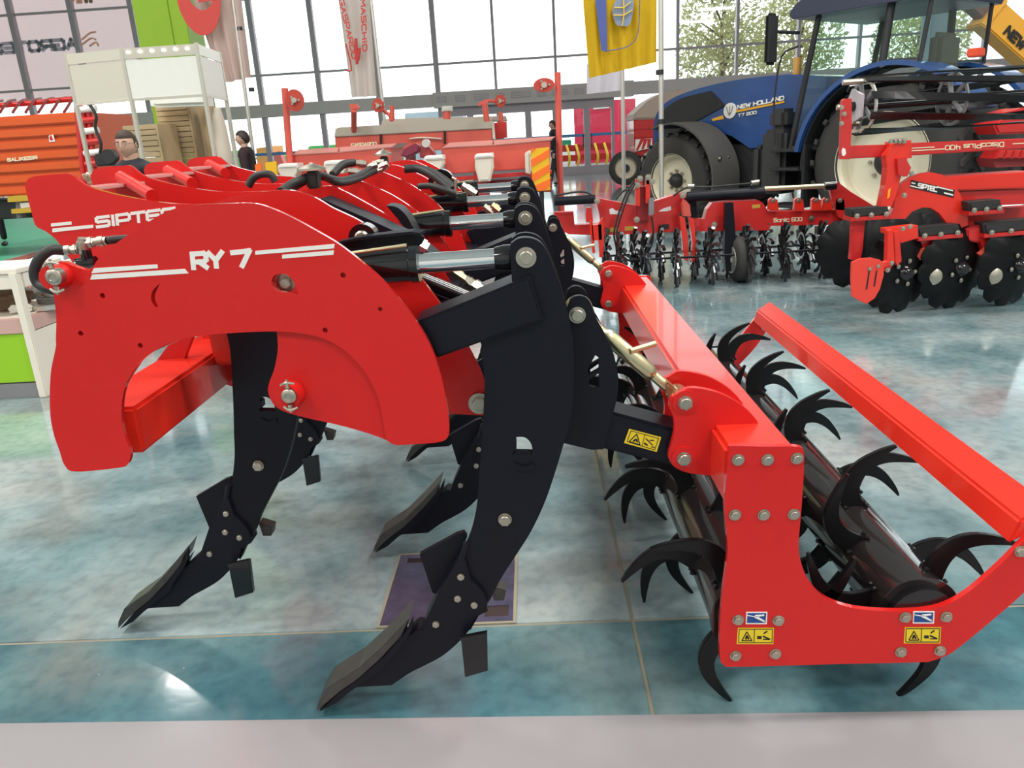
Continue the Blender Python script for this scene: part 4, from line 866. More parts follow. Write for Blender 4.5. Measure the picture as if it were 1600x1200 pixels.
for x, y in ((1393,411),(1387,422),(1411,357),(1422,354)): dh.bolt(x, y, Yd-.51, .018)
dh.slab('hub_block', [(1511,358),(1532,352),(1536,372),(1530,380),(1512,376)], Yd-.15, .1, DRED, bev=.01)
# ---------------------------------------------------------------- tractor
YAW = math.radians(50); fx, fy = -math.cos(YAW), math.sin(YAW)
TO = Vector((3.96+.85*.766, 9.0+.85*.643, 0))
tr = thing('tractor', 'large blue tractor with cream wheel rims behind the disc harrow', 'tractor', TO, rz=PI-YAW)
BLUE = mat('tractor_blue', (.018,.07,.24), .25, 0, .6, noise=.04); CREAM = mat('rim_cream', (.72,.66,.50), .4, 0, .2); CABIN = mat('cab_interior', (.10,.085,.06), .7)
TGL = mat('tinted_glass_frame', (.02,.02,.025), .3)
def tg():
    m = GLS.copy(); m.name = 'cab_glass'
    for n in m.node_tree.nodes:
        if n.type == 'BSDF_TRANSPARENT': n.inputs[0].default_value = (.90,.965,.945,1)
    return m
CGL = tg()
def tpart(bm, name, m, parent=None, smooth=None): return fin(bm, name, m, parent or tr, smooth)
def tprofile(name, pts, y0, y1, m, bev=.01, holes=(), parent=None, sm=4):
    """outline in local x,z, extruded in local y"""
    return tpart(plate_bm([(p.x, p.y) for p in cat_rom(pts, sm)], y0, y1, [[(a, b) for a, b in h] for h in holes], bev), name, m, parent)
def wheel(cx, side, r, wdt, rim, name):
    yo = side; s = 1 if side > 0 else -1
    ax_ = Vector((0,s,0)); inner = Vector((cx, side-s*wdt, r))
    bm = bmesh.new(); lathe_bm(bm, inner, ax_, [(0,rim),(0,r*.84),(wdt*.12,r*.955),(wdt*.5,r*.97),(wdt*.88,r*.955),(wdt,r*.84),(wdt*1.03,(r*.84+rim)/2),(wdt,rim),(wdt*.5,rim*.97)], 48, closed=True)
    ty = tpart(bm, 'tyre', TYRE, None, 50)
    n = 22
    bm = bmesh.new()   # one lug
    for k in range(n):
        for sd in (0, 1):
            a0 = 2*PI*(k+.5*sd)/n; q = []
            for (yy, da, rr) in ((.52,.0,.975),(.98,.16,.95)):
                y_ = yy if sd else 1-yy
                for dd in (-.035, .035):
                    for r2 in (rr*r-.01, (rr+.035)*r): q.append((y_, a0+da+dd, r2))
            V = [bm.verts.new(inner+ax_*(y_*wdt)+Vector((math.cos(a)*r2, 0, math.sin(a)*r2))) for y_, a, r2 in q]
            for f in ((0,1,3,2),(4,6,7,5),(0,4,5,1),(2,3,7,6),(1,5,7,3),(0,2,6,4)): bm.faces.new([V[i] for i in f])
    lg = tpart(bm, 'tread_lugs', TYRE, ty); lg['kind'] = 'stuff'
    bm = bmesh.new(); lathe_bm(bm, Vector((cx, side, r)), -ax_, [(-.01,rim*1.03),(.02,rim*1.0),(.05,rim*.93),(wdt*.30,rim*.90),(wdt*.32,rim*.86),(wdt*.28,rim*.5),(wdt*.30,rim*.2),(wdt*.36,rim*.2),(wdt*.36,rim*.95),(0,rim*1.04)], 48, closed=True)
    rm = tpart(bm, 'wheel_rim', CREAM, None, 40)
    bm = bmesh.new(); lathe_bm(bm, Vector((cx, side-s*wdt*.3, r)), ax_, [(-.1,rim*.3),(.04,rim*.28),(.1,rim*.2),(.12,rim*.1)], 24); tpart(bm, 'wheel_hub', DARK, rm, 40)
    for k in range(8):
        a = 2*PI*k/8; bm = bmesh.new(); c = Vector((cx+math.cos(a)*rim*.38, side-s*wdt*.28, r+math.sin(a)*rim*.38)); cyl_bm(bm, c, c+ax_*.03, .022, n=6); tpart(bm, 'wheel_nut', ZINC, rm)
    return ty
wheel(0, .97, .87, .58, .52, 'rear'); wheel(0, -.97, .87, .58, .52, 'rear'); wheel(3.0, .92, .66, .48, .36, 'front'); wheel(3.0, -.92, .66, .48, .36, 'front')
hd = tprofile('bonnet', [(1.05,1.18,'c'),(1.05,1.86,'c'),(1.6,1.93),(2.4,1.93),(3.1,1.86),(3.55,1.74),(3.76,1.55),(3.80,1.3),(3.76,1.05,'c'),(3.3,1.08,'c'),(3.0,1.35),(2.4,1.22,'c'),(2.1,1.05,'c'),(1.3,1.05,'c')], -.38, .38, BLUE, .05)
tprofile('side_grille', [(3.05,1.42,'c'),(2.5,1.62,'c'),(2.75,1.83,'c'),(3.3,1.76),(3.62,1.6),(3.74,1.4,'c'),(3.6,1.2,'c'),(3.3,1.28,'c')], .375, .40, DARK, .005, parent=hd)
tprofile('chin', [(3.72,1.5),(3.84,1.3),(3.82,.95),(3.7,.7,'c'),(3.2,.7,'c'),(3.2,1.1,'c')], -.32, .34, DARK, .03)
tprofile('engine_block', [(1.0,.55,'c'),(1.0,1.1,'c'),(2.2,1.1,'c'),(3.3,1.1,'c'),(3.5,.7,'c'),(3.3,.5,'c')], -.28, .28, DARK, .02)
bm = bmesh.new(); box_bm(bm, (2.85,-.75,.55), (3.15,.75,.75), .03); tpart(bm, 'front_axle', DARK)
bm = bmesh.new(); box_bm(bm, (-.35,-.7,.6), (1.1,.7,1.1), .05); tpart(bm, 'gearbox', DARK)
def side_pt(x, y, off=.385):   # pixel -> point on the bonnet's left side plane (local y = off)
    R = Matrix.Rotation(PI-YAW, 3, 'Z'); Ri = R.inverted(); o_ = Ri @ (Vector((0,0,H))-TO); d_ = Ri @ ray(x, y); t = (off-o_.y)/d_.y; return o_+d_*t
def side_quad(bm, q, off=.385, th=.006): a = [side_pt(x, y, off) for x, y in q]; prism_bm(bm, a, [p+Vector((0,th,0)) for p in a])
bm = bmesh.new(); side_quad(bm, [(1112,186),(1130,180),(1131,186),(1114,189)], .386); side_quad(bm, [(1150,172.5),(1226,157.5),(1226,160.5),(1150,176)], .386); tpart(bm, 'yellow_stripe', mat('stripe_orange', (.85,.42,.03), .4), hd)
bm = bmesh.new(); a, b_, c_ = side_pt(1153,171,.387), side_pt(1225,156.5,.387), side_pt(1153,164,.387)
text_fit(bm, 'NEW HOLLAND', a, b_, c_-a, wt=.24, gap=.25, nrm=(0,1,0), th=.008); tpart(bm, 'bonnet_lettering', mat('silver_lettering', (.85,.83,.78), .4), hd); bm = bmesh.new()
a, b_, c_ = side_pt(1154,183,.387), side_pt(1182,178,.387), side_pt(1154,178,.387)
text_fit(bm, 'T7 200', a, b_, c_-a, wt=.2, gap=.25, nrm=(0,1,0), th=.008); tpart(bm, 'bonnet_lettering', mat('silver_lettering', (.85,.83,.78), .4), hd)
bm = bmesh.new(); c_ = side_pt(1141,173,.387); lathe_bm(bm, c_, (0,1,0), [(-.01,.10),(.012,.10)], 24); em = tpart(bm, 'bonnet_emblem', MATS['silver_lettering'], hd)
bm = bmesh.new()
for a in (-1,0,1): tube_bm(bm, [c_+Vector((0,.015,-.06)), c_+Vector((.035*a,.015,.0)), c_+Vector((.05*a,.015,.06))], .006, 6, 3)
tpart(bm, 'emblem_leaf', MGREY, em)
# front mudguard
MUD = mat('mudguard_grey', (.075,.07,.065), .6)
def mudguard(sy, cx, r, a0, a1, w0, w1, m, name, t=.025, n=18):
    bm = bmesh.new(); A = []
    for k in range(n+1):
        a = a0+(a1-a0)*k/n; c, s = math.cos(a), math.sin(a)
        A.append([bm.verts.new((cx[0]+c*rr, yy, cx[1]+s*rr)) for yy, rr in ((w0,r),(w1,r),(w1,r+t),(w0,r+t))])
    for p, q in zip(A, A[1:]):
        for i in range(4): bm.faces.new((p[i], p[(i+1)%4], q[(i+1)%4], q[i]))
    bm.faces.new(A[0][::-1]); bm.faces.new(A[-1]); return tpart(bm, name, m, None, 50)
for s in (1, -1):
    mudguard(s, (3.0,.66), .76, math.radians(68), math.radians(198), s*.42, s*1.0, MUD, 'front_mudguard')
    g = mudguard(s, (0,.87), 1.0, math.radians(8), math.radians(150), s*.45, s*1.02, BLUE, 'rear_mudguard', .05, 24)
    mudguard(s, (0,.87), .97, math.radians(-5), math.radians(60), s*.5, s*.95, DARK, 'mudguard_lining', .02, 12)
for x in (2.3,2.36): bolt(tr, (2.285 if x < 2.33 else 2.25, .6 if x < 2.33 else .82, .95), .022, '-x')
# cab
cabx0, cabx1, cz0, cz1, cw = -.62, 1.22, 1.25, 2.55, .80
def pane(name, q, m=None):
    bm = bmesh.new(); a = [Vector(p) for p in q]; n = (a[1]-a[0]).cross(a[2]-a[0]).normalized()*.006; prism_bm(bm, a, [p+n for p in a]); return tpart(bm, name, m or CGL)
FL, FLt = Vector((1.22,cw,1.05)), Vector((.98,cw-.06,2.5)); BLp, BLt = Vector((-.24,cw,1.88)), Vector((-.28,cw-.06,2.5)); CLp, CLt = Vector((.16,cw,1.9)), Vector((.14,cw-.06,2.5))
mir = lambda v: Vector((v.x, -v.y, v.z))
pane('door_glass', [FL, Vector((.75,cw,1.05)), Vector((.46,cw,1.70)), CLp, CLt, FLt]); pane('rear_side_glass', [CLp, BLp, BLt, CLt])
pane('windscreen', [FL, FLt, mir(FLt), mir(FL)]); pane('rear_window', [BLp, mir(BLp), mir(BLt), BLt])
pane('door_glass', [mir(v) for v in (FL, Vector((.75,cw,1.05)), Vector((.40,cw,1.70)), CLp, CLt, FLt)])
def bar(name, a, b, r, m=DARK):
    bm = bmesh.new(); tube_bm(bm, [a, b], r, 8, 1); return tpart(bm, name, m, None, 60)
for f in (lambda v: v, mir):
    bar('cab_pillar', f(FL), f(FLt), .035); bar('cab_pillar', f(CLp), f(CLt), .045); bar('cab_pillar', f(BLp), f(BLt), .025)
    bar('door_sill', f(Vector((.75,cw,1.03))), f(FL), .03); bar('door_frame_arc', f(Vector((.75,cw,1.05))), f(Vector((.42,cw,1.70))), .03); bar('door_frame_arc', f(Vector((.42,cw,1.70))), f(CLp), .035); bar('door_frame_arc', f(CLp), f(BLp), .05)
rf = tprofile('cab_roof', [(1.25,2.5,'c'),(1.28,2.58),(1.1,2.70),(.6,2.76),(.1,2.76),(-.28,2.70),(-.36,2.58),(-.34,2.5,'c')], -.86, .86, mat('roof_blue_black', (.03,.035,.07), .4), .04)
bm = bmesh.new(); box_bm(bm, (-.2,-.72,1.0), (1.1,.72,1.15), .02); tpart(bm, 'cab_floor', DARK)
bm = bmesh.new(); box_bm(bm, (-.15,-.28,1.5), (.35,.28,1.65), .04); tpart(bm, 'seat_cushion', CABIN); bm = bmesh.new(); box_bm(bm, (-.2,-.26,1.6), (-.06,.26,2.2), .05); tpart(bm, 'seat_backrest', CABIN)
bm = bmesh.new(); box_bm(bm, (.9,-.35,1.15), (1.1,.35,1.65), .06); tpart(bm, 'dashboard', mat('dash_olive', (.16,.14,.09), .7)); bm = bmesh.new(); lathe_bm(bm, (.72,0,1.72), (-.45,0,1), [(-.012,.19),(.012,.19),(.012,.215),(-.012,.215)], 24, closed=True); sw = tpart(bm, 'steering_wheel', DARK, None, 50)
bm = bmesh.new()
for k in range(3): tube_bm(bm, [(.72,0,1.72), (.72+.08*math.cos(k*2.1), .2*math.sin(k*2.1), 1.72+.1*math.cos(k*2.1)*.4)], .012, 6, 1)
tpart(bm, 'wheel_spokes', DARK, sw)
bm = bmesh.new(); box_bm(bm, (.1,-.55,1.2), (.7,-.3,1.6), .05); tpart(bm, 'console', MATS['dash_olive'])
bm = bmesh.new(); tube_bm(bm, [(1.2,.78,2.35),(1.28,1.15,2.36)], .02, 8, 1); ma = tpart(bm, 'mirror_arm', DARK); bm = bmesh.new(); box_bm(bm, (1.24,1.12,2.0), (1.30,1.34,2.55), .03); tpart(bm, 'mirror', DARK, ma)
bm = bmesh.new(); tube_bm(bm, [(1.16,.84,2.2),(1.34,.9,2.1),(1.4,.92,1.6),(1.38,.9,1.1)], .012, 8, 4); tpart(bm, 'grab_rail', DARK)
bm = bmesh.new(); tube_bm(bm, [(2.05,.55,1.45),(2.05,.55,1.75),(1.9,.52,1.95)], .05, 10, 4)
bm.free()
for (lo, hi) in (((1.28,.45,.5),(1.62,.85,1.28)),((1.32,.5,1.28),(1.56,.8,1.52)),((1.63,.55,.6),(1.78,.8,1.1))):
    bm = bmesh.new(); box_bm(bm, lo, hi, .05); tpart(bm, 'fuel_tank', mat('tank_dark', (.035,.035,.035), .5))
for k in range(4):
    bm = bmesh.new(); box_bm(bm, (.95+.02*k,.62,.35+.22*k), (1.4,.98,.39+.22*k), .01); tpart(bm, 'cab_step', DARK)
bm = bmesh.new(); box_bm(bm, (.92,.6,.35), (.95,.98,1.1), .01); tpart(bm, 'step_side', DARK); bm = bmesh.new(); box_bm(bm, (-.9,.86,1.86), (-.78,1.0,1.94), .01); tpart(bm, 'tail_lamp', mat('lamp_red', (.8,.08,.03), .3))
bm = bmesh.new(); tube_bm(bm, [(1.5,.3,1.9),(1.5,.3,2.12)], .05, 12, 1); tpart(bm, 'filler_cap', mat('cap_orange', (.75,.38,.1), .5))
# ---------------------------------------------------------------- forage wagon behind the tractor
Yf = 21.5
fw = T('forage_wagon', 'red baler with grey hood and striped warning board, behind the tractor front wheel', 'farm machine', (P(1000,285,Yf).x, Yf, 0))
fw.slab('body', [(990,188),(1070,184),(1075,245),(1040,262),(992,240)], Yf, 1.6, DRED, bev=.03)
fw.slab('hood', [(990,187),(991,178),(1012,158),(1032,146),(1062,140),(1085,142),(1100,184)], Yf-.02, 1.7, mat('hood_tan_grey', (.46,.34,.28), .6), bev=.04)
fw.slab('rib', [(990,200),(1075,197),(1075,199),(990,202)], Yf-.03, .03, DRED); fw.slab('rib', [(990,213),(1075,210),(1075,212),(990,215)], Yf-.03, .03, DRED)
wb_ = fw.slab('warning_board', [(993,218),(1019,216),(1019,231),(992,237)], Yf-.08, .03, WHT)
for dx_ in (0, 9, 18): fw.slab('warning_stripe', [(993+dx_,236-dx_*.25),(997+dx_,235-dx_*.25),(1007+dx_*.6,217),(1001+dx_*.6,217)], Yf-.085, .004, DRED, bev=0, parent=wb_)
cw_ = P(976,262,Yf-.3)
bm = bmesh.new(); lathe_bm(bm, (cw_.x, Yf-.5, .46), (.15,1,0), [(0,.27),(0,.38),(.05,.44),(.3,.44),(.35,.38),(.35,.27)], 40, closed=True); ty = fw.add(bm, 'tyre', TYRE, None, 50)
bm = bmesh.new(); lathe_bm(bm, (cw_.x, Yf-.51, .46), (.15,1,0), [(0,.28),(.02,.29),(.1,.25),(.1,.08),(.14,.08),(.14,.28)], 32, closed=True); fw.add(bm, 'wheel_rim', mat('rim_tan', (.66,.55,.42), .5), ty, 40)
bm = bmesh.new(); cyl_bm(bm, (cw_.x+.01,Yf-.52,.46), (cw_.x+.02,Yf-.3,.46), .1, n=16); fw.add(bm, 'wheel_hub', DARK, ty, 40)
fw.tube('mudguard', [(1000,262,Yf-.4),(1004,246,Yf-.4),(1018,236,Yf-.4),(1035,232,Yf-.4)], .03, GREY); fw.slab('chassis', [(996,236),(1060,230),(1060,285),(1000,285)], Yf+.2, .6, DARK)
# ---------------------------------------------------------------- seed drills
Yg = 10.5
def drill(name, label, Y, parts_):
    t = T(name, label, 'farm machine', (P(parts_[0][1][0][0], 280, Y).x, Y, 0))
    for nm, q, dy, th, m in parts_: t.slab(nm, q, Y+dy, th, m, bev=.01)
    return t
CRM = mat('hopper_cream', (.74,.66,.56), .5); SMK = mat('hopper_white', (.85,.80,.76), .4); LIDR = mat('lid_pink_red', (.70,.30,.26), .4)
d1 = drill('seed_drill', 'long red seed drill with tan lid, farthest of the drills behind the subsoiler', 14.0, [
  ('seed_box', [(523,213),(770,199),(768,232),(525,240)], 0, 1.0, LRED), ('lid', [(522,214),(524,201),(530,199),(768,185),(770,201)], -.03, 1.06, GREY),
  ('rear_lid', [(595,196),(598,186),(790,181),(792,189)], .9, .5, GREY), ('end_box', [(770,192),(791,190),(792,215),(774,218)], .5, .5, DRED), ('end_strip', [(768,190),(772,190),(774,216),(770,217)], -.04, .04, CRM)])
for x in (540, 640, 745):
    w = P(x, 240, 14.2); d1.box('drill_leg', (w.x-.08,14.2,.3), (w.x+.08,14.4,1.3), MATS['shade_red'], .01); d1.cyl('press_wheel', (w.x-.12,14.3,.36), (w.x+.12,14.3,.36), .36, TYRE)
bm = bmesh.new(); text_px(bm, 'GASPARDO', (549,231), (588,228.5), (549,224), 13.98, wt=.22, th=.01); d1.add(bm, 'lettering', MATS['pale_lettering'])
for x, y in ((595,210),(695,205)): d1.tube('lid_latch', [(x,y,13.95),(x,y+20,13.95)], .02, DARK, 6, 1)
d1.tube('lid_trim', [(640,217,13.96),(660,215,13.96),(690,217,13.96)], .015, CRM, 6, 2)
Yh = 9.5
def planter(label, x0, x1, yt, units):
    t = T('precision_planter', label, 'farm machine', (P((x0+x1)/2, 285, Yh).x, Yh, 0))
    t.slab('hopper', [(x0,yt+10),(x1-8,yt-4),(x1-8,yt+40),(x0+8,yt+50)], Yh, .9, LRED, bev=.01)
    xm = x0+(x1-x0)*.45
    t.slab('hopper_lid', [(x0,yt+10),(x0+12,yt+1),(xm,yt-3),(xm,yt+6)], Yh-.02, .95, LIDR, bev=.01); t.slab('hopper_lid', [(xm+1,yt+6),(xm+1,yt-3),(x1,yt-9),(x1-7,yt-2)], Yh-.02, .95, LIDR, bev=.01)
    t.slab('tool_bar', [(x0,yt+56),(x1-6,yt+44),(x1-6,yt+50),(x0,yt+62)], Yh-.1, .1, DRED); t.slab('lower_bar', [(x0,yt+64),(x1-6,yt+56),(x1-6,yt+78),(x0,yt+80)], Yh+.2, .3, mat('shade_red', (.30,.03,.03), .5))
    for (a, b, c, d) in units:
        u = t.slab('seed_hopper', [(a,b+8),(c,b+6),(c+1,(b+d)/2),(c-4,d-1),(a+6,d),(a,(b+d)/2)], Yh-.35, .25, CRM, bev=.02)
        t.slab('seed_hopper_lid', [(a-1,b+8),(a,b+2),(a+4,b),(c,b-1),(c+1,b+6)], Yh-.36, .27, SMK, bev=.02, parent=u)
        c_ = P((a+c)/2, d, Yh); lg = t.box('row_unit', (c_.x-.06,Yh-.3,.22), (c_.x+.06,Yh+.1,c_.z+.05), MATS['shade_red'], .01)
        for sx in (-1, 1): t.cyl('gauge_wheel', (c_.x+sx*.08,Yh-.1,.2), (c_.x+sx*.14,Yh-.1,.2), .2, TYRE)
    return t
p1 = planter('red precision planter with white seed hoppers and tall disc marker at its left end', 454, 620, 233, ((434,256,464,278),(506,251,540,272)))
p2 = planter('red precision planter with white seed hoppers beside the orange striped board', 690, 868, 222, ((663,243,692,270),(742,240,770,284),(822,236,834,270)))
def marker(label, pole, disc, Y, notch=False, arm=None, host=None):
    t = host or T('disc_marker', label, 'row marker', (P(*pole[0], Y).x, Y, 0))
    if not host: w = P(*pole[-1], Y); t.cyl('marker_pole_base', (w.x,Y,0), w, .045, LRED, n=10)
    t.tube('marker_pole', [(x, y, Y) for x, y in pole], .04, LRED, 8, 1)
    x, y, rx, ry = disc; w = P(x, y, Y-.08); bm = bmesh.new(); n = 40; R_ = rx*Y/1260
    pts = [(math.cos(2*PI*i/n)*R_*(1-(.14 if notch and i % 4 < 2 else 0)), math.sin(2*PI*i/n)*R_*ry/rx*(1-(.14 if notch and i % 4 < 2 else 0))) for i in range(n)]
    d = t.add(plate_bm([(w.x+a, w.z+b) for a, b in pts], Y-.10, Y-.07, (), .008), 'marker_disc', mat('marker_red', (.50,.05,.03), .5))
    t.cyl('disc_hub', (w.x,Y-.14,w.z), (w.x,Y-.10,w.z), R_*.28, GREY, parent=d, n=12)
    for k in range(3): a = k*2.1; t.cyl('hub_bolt', (w.x+R_*.5*math.cos(a),Y-.12,w.z+R_*.4*math.sin(a)), (w.x+R_*.5*math.cos(a),Y-.10,w.z+R_*.4*math.sin(a)), .015, ZINC, parent=d, n=6)
    if arm: t.tube('marker_arm', [(x_, y_, Y) for x_, y_ in arm], .03, LRED, 8, 1)
    return t
marker('red disc on a tall pole rising left of the planters, ', [(445,138),(449,200),(454,262)], (461,157,14,16), 9.45, host=p1)
marker('small toothed red marker wheel at the middle of the long drill, left of centre', [(612,165),(613,188)], (591,165,10,11), 13.2, True, [(612,190),(609,180),(596,170)], d1)
marker('small toothed red marker wheel above the right end of the long drill', [(782,175),(784,193)], (782,158,9,10), 14.6, True, [(782,160),(765,157),(755,160)], d1)
marker('tilted flat red disc at the top of a tall red post near the glass doors', [(871,113),(872,150),(874,240),(876,300)], (850,133,16,10), 10.4)
t = d1; t.tube('bracket_post', [(553,172,13.6),(553,204,13.98)], .05, LRED, 8, 1); t.slab('bracket_head', [(545,163),(556,162),(562,168),(558,171),(548,170)], 13.6, .08, LRED)
t = d1; t.tube('bracket_post', [(757,162,13.6),(761,190,13.6)], .05, LRED, 8, 1); t.slab('bracket_head', [(747,161),(758,155),(763,157),(760,163),(747,166)], 13.6, .08, LRED)
t = d1; t.tube('fan_pipe', [(698,172,14.3),(698,186,14.3)], .07, LRED, 10, 1); t.slab('fan_cap', [(690,166),(706,165),(706,173),(690,174)], 14.2, .2, SILV, bev=.02)
t = p2; t.slab('fan_housing', [(655,240),(660,228),(666,226),(676,236),(680,246),(656,247)], 9.3, .25, MATS['shade_red'], bev=.02); t.cyl('fan_pulley', P(665,224,9.2), P(665,224,9.2)+Vector((0,.1,0)), .045, SILV); t.slab('belt_cover', [(625,243),(632,232),(648,224),(656,228),(654,238),(636,247)], 9.35, .2, mat('maroon_cover', (.22,.02,.05), .5), bev=.02)
# orange and yellow hazard board
hz = T('hazard_board', 'orange and yellow diagonally striped hazard board at the end of the planter', 'warning board', (P(842,290,8.8).x, 8.8, 0))
hb = hz.slab('board', [(829,233),(858,230),(860,297),(833,300)], 8.8, .03, mat('hazard_amber', (.85,.48,.015), .4), bev=.004)
for q in ([(829,250),(858,233),(858,245),(830,262)], [(831,273),(859,256),(859,268),(832,285)], [(833,299),(833,291),(860,279),(860,290),(852,297)], [(829,233),(838,232),(829,240)]): hz.slab('stripe', q, 8.796, .004, mat('hazard_orange', (.95,.17,.02), .4), bev=0, parent=hb)
hz.tube('board_post', [(846,296,8.86),(847,310,8.86)], .025, DARK, 8, 1); hz.slab('end_cap', [(820,240),(824,236),(828,238),(829,272),(821,270)], 8.82, .15, CRM, bev=.02)
a = G(847,330); 
hz.cyl('board_foot', (P(846,300,8.86).x, 8.86, 0), (P(846,300,8.86).x, 8.86, .85), .025, DARK)
hz2 = T('hazard_board', 'small orange and yellow hazard board behind the left hoses, beside the pale pole', 'warning board', (P(420,270,8.8).x, 8.8, 0)); hz2.slab('board', [(414,254),(431,252),(433,274),(416,275)], 8.8, .03, MATS['hazard_amber'], bev=.003); hz2.slab('stripe', [(398,257),(408,255),(410,278),(400,279)], 8.82, .03, MATS['hazard_orange'], bev=.003)
hz2.cyl('board_foot', (P(424,270,8.85).x, 8.85, 0), (P(424,270,8.85).x, 8.85, 1.05), .02, DARK)
# ---------------------------------------------------------------- orange loader wagon on the left
Yo = 12.0
ow = T('hopper_trailer', 'orange ribbed farm trailer standing on the green carpet at the left edge', 'trailer', (P(60,330,Yo).x, Yo, 0))
ORG = mat('trailer_orange', (.68,.095,.010), .45, 0, .15, noise=.08)
xa, xb = P(-60,220,Yo).x, P(133,220,Yo).x; zt, zb_ = P(100,176,Yo).z, P(60,304,Yo).z
ow.box('side_wall', (xa,Yo+.03,zb_), (xb,Yo+1.6,zt), ORG, .01)
for x in (xa-1.0, xb-.35): ow.cyl('trailer_wheel', (x,Yo+.25,.434), (x,Yo+.55,.434), .42, TYRE); ow.cyl('wheel_rim', (x,Yo+.24,.42), (x,Yo+.3,.42), .2, MGREY)
n = 7; hgt = (zt-zb_)/n
for k in range(n): ow.box('side_rib', (xa,Yo-.02,zb_+hgt*k+.012), (xb+.01,Yo+.035,zb_+hgt*(k+1)-.03), ORG, .018)
ow.box('corner_post', (xb-.02,Yo-.03,zb_-.05), (xb+.07,Yo+.1,zt+.02), ORG, .01)
bm = bmesh.new(); text_px(bm, 'BALIKESIR', (12,253), (58,249), (12,247), Yo-.024, wt=.25, th=.004); ow.add(bm, 'lettering', MATS['pale_lettering'])
lb = ow.slab('trailer_emblem', [(76,212),(83,210),(86,221),(77,222)], Yo-.03, .006, WHT, bev=0); ow.slab('emblem_mark', [(77,214),(80,211),(83,219),(78,219)], Yo-.034, .004, DRED, bev=0, parent=lb)
ow.box('chassis_beam', (xa-1.6,Yo+.2,zb_-.35), (xb+.2,Yo+1.3,zb_-.06), DARK, .02)
for q in ([(11,307),(44,305),(47,314),(12,316)], [(17,327),(50,325),(52,332),(18,334)]): ow.slab('yellow_beam', q, Yo-.2, .25, mat('ochre_beam', (.55,.36,.03), .5))
ow.slab('axle_box', [(20,300),(50,296),(50,340),(20,342)], Yo+.1, .5, DARK); ow.slab('support_leg', [(24,316),(32,315),(34,340),(26,341)], Yo-.1, .1, MGREY); ow.slab('white_part', [(30,317),(48,315),(49,324),(32,326)], Yo-.15, .05, SMK, bev=.01)
for i in range(9):
    x = -40+i*20; ow.tube('top_hoop', [(x,176-.1*i,Yo+.1),(x+5,168,Yo+.3),(x+14,160-i*.8,Yo+.8),(x+24,158-i,Yo+1.4)], .02, mat('hoop_maroon', (.25,.02,.03), .5), 6, 3)
ow.tube('top_rail', [(-40,168,Yo+.8),(60,160,Yo+.8),(125,153,Yo+.8)], .04, DRED, 8, 1)
sr = T('sprayer_rack', 'tall red rack of white and red pipes behind the orange trailer end', 'farm machine', (P(145,290,11.2).x, 11.2, 0))
for i, x in enumerate((132,141,150)): sr.tube('rack_post', [(x-12,165,11.2),(x,290,11.2)], .04, DRED, 8, 1)
for k in range(7): y = 172+k*17; sr.tube('rack_pipe', [(124+k*2.1,y,11.15),(150+k*1.8,y-3,11.15)], .045, DRED if k % 2 else SMK, 8, 1)
sr.tube('rack_hose', [(138,160,11.1),(150,180,11.1),(149,200,11.1),(158,225,11.1),(153,255,11.1)], .02, DARK, 6); sr.cyl('rack_foot', (P(140,290,11.2).x,11.2,0), (P(140,290,11.2).x,11.2,1.1), .05, DRED)
# ---------------------------------------------------------------- exhibition booth
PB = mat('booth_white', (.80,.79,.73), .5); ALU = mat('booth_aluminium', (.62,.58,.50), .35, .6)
bo = T('display_booth', 'white shell scheme booth with aluminium posts and open front', 'booth', (-3.6, 8.6, 0))
def bpost(x, y, zt_): return bo.box('booth_post', (x-.02,y-.02,0), (x+.02,y+.02,zt_), ALU, .006)
pp = [(-4.62,8.35),(-4.02,8.3),(-3.26,8.3),(-3.30,9.25)]
X4 = P(342,82,9.1).x; pp[3] = (X4, 9.1); pp[0] = (P(102,83,8.45).x, 8.45)
for (x, y) in pp: bpost(x, y, 2.45)
def bpanel(a, b, z0, z1, m, name='fascia_panel', t=.012):
    (xa_, ya_), (xb_, yb_) = a, b; d = Vector((yb_-ya_, -(xb_-xa_), 0)).normalized()*t
    bm = bmesh.new(); prism_bm(bm, [Vector((xa_,ya_,z0)), Vector((xb_,yb_,z0)), Vector((xb_,yb_,z1)), Vector((xa_,ya_,z1))], [Vector((xa_,ya_,z0))+d, Vector((xb_,yb_,z0))+d, Vector((xb_,yb_,z1))+d, Vector((xa_,ya_,z1))+d]); return bo.add(bm, name, m)
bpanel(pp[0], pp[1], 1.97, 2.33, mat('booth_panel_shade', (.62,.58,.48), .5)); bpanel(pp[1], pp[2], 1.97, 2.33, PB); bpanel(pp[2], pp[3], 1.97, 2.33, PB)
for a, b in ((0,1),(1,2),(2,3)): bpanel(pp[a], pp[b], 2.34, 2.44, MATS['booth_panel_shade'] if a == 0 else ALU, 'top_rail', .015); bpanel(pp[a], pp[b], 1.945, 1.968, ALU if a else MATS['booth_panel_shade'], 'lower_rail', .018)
for k in range(6): 
    w = Vector((-3.95+k*.12, 8.262, 2.40)); bo.cyl('rail_spotlight', w, w+Vector((0,.02,0)), .016, mat('spot_lens', (1,.95,.8), .3, emit=2), n=10)
cl = T('white_sheet', 'white cloth sheet draped along the booth top above the cardboard', 'cloth', (P(275,160,9.6).x, 9.6, 0)); cl.slab('sheet', [(230,147),(320,141),(324,165),(290,166),(245,168),(233,165)], 9.5, .25, mat('cloth_white', (.85,.85,.78), .8), bev=.04)
CB = mat('cardboard', (.52,.38,.22), .8, noise=.1, nscale=6)
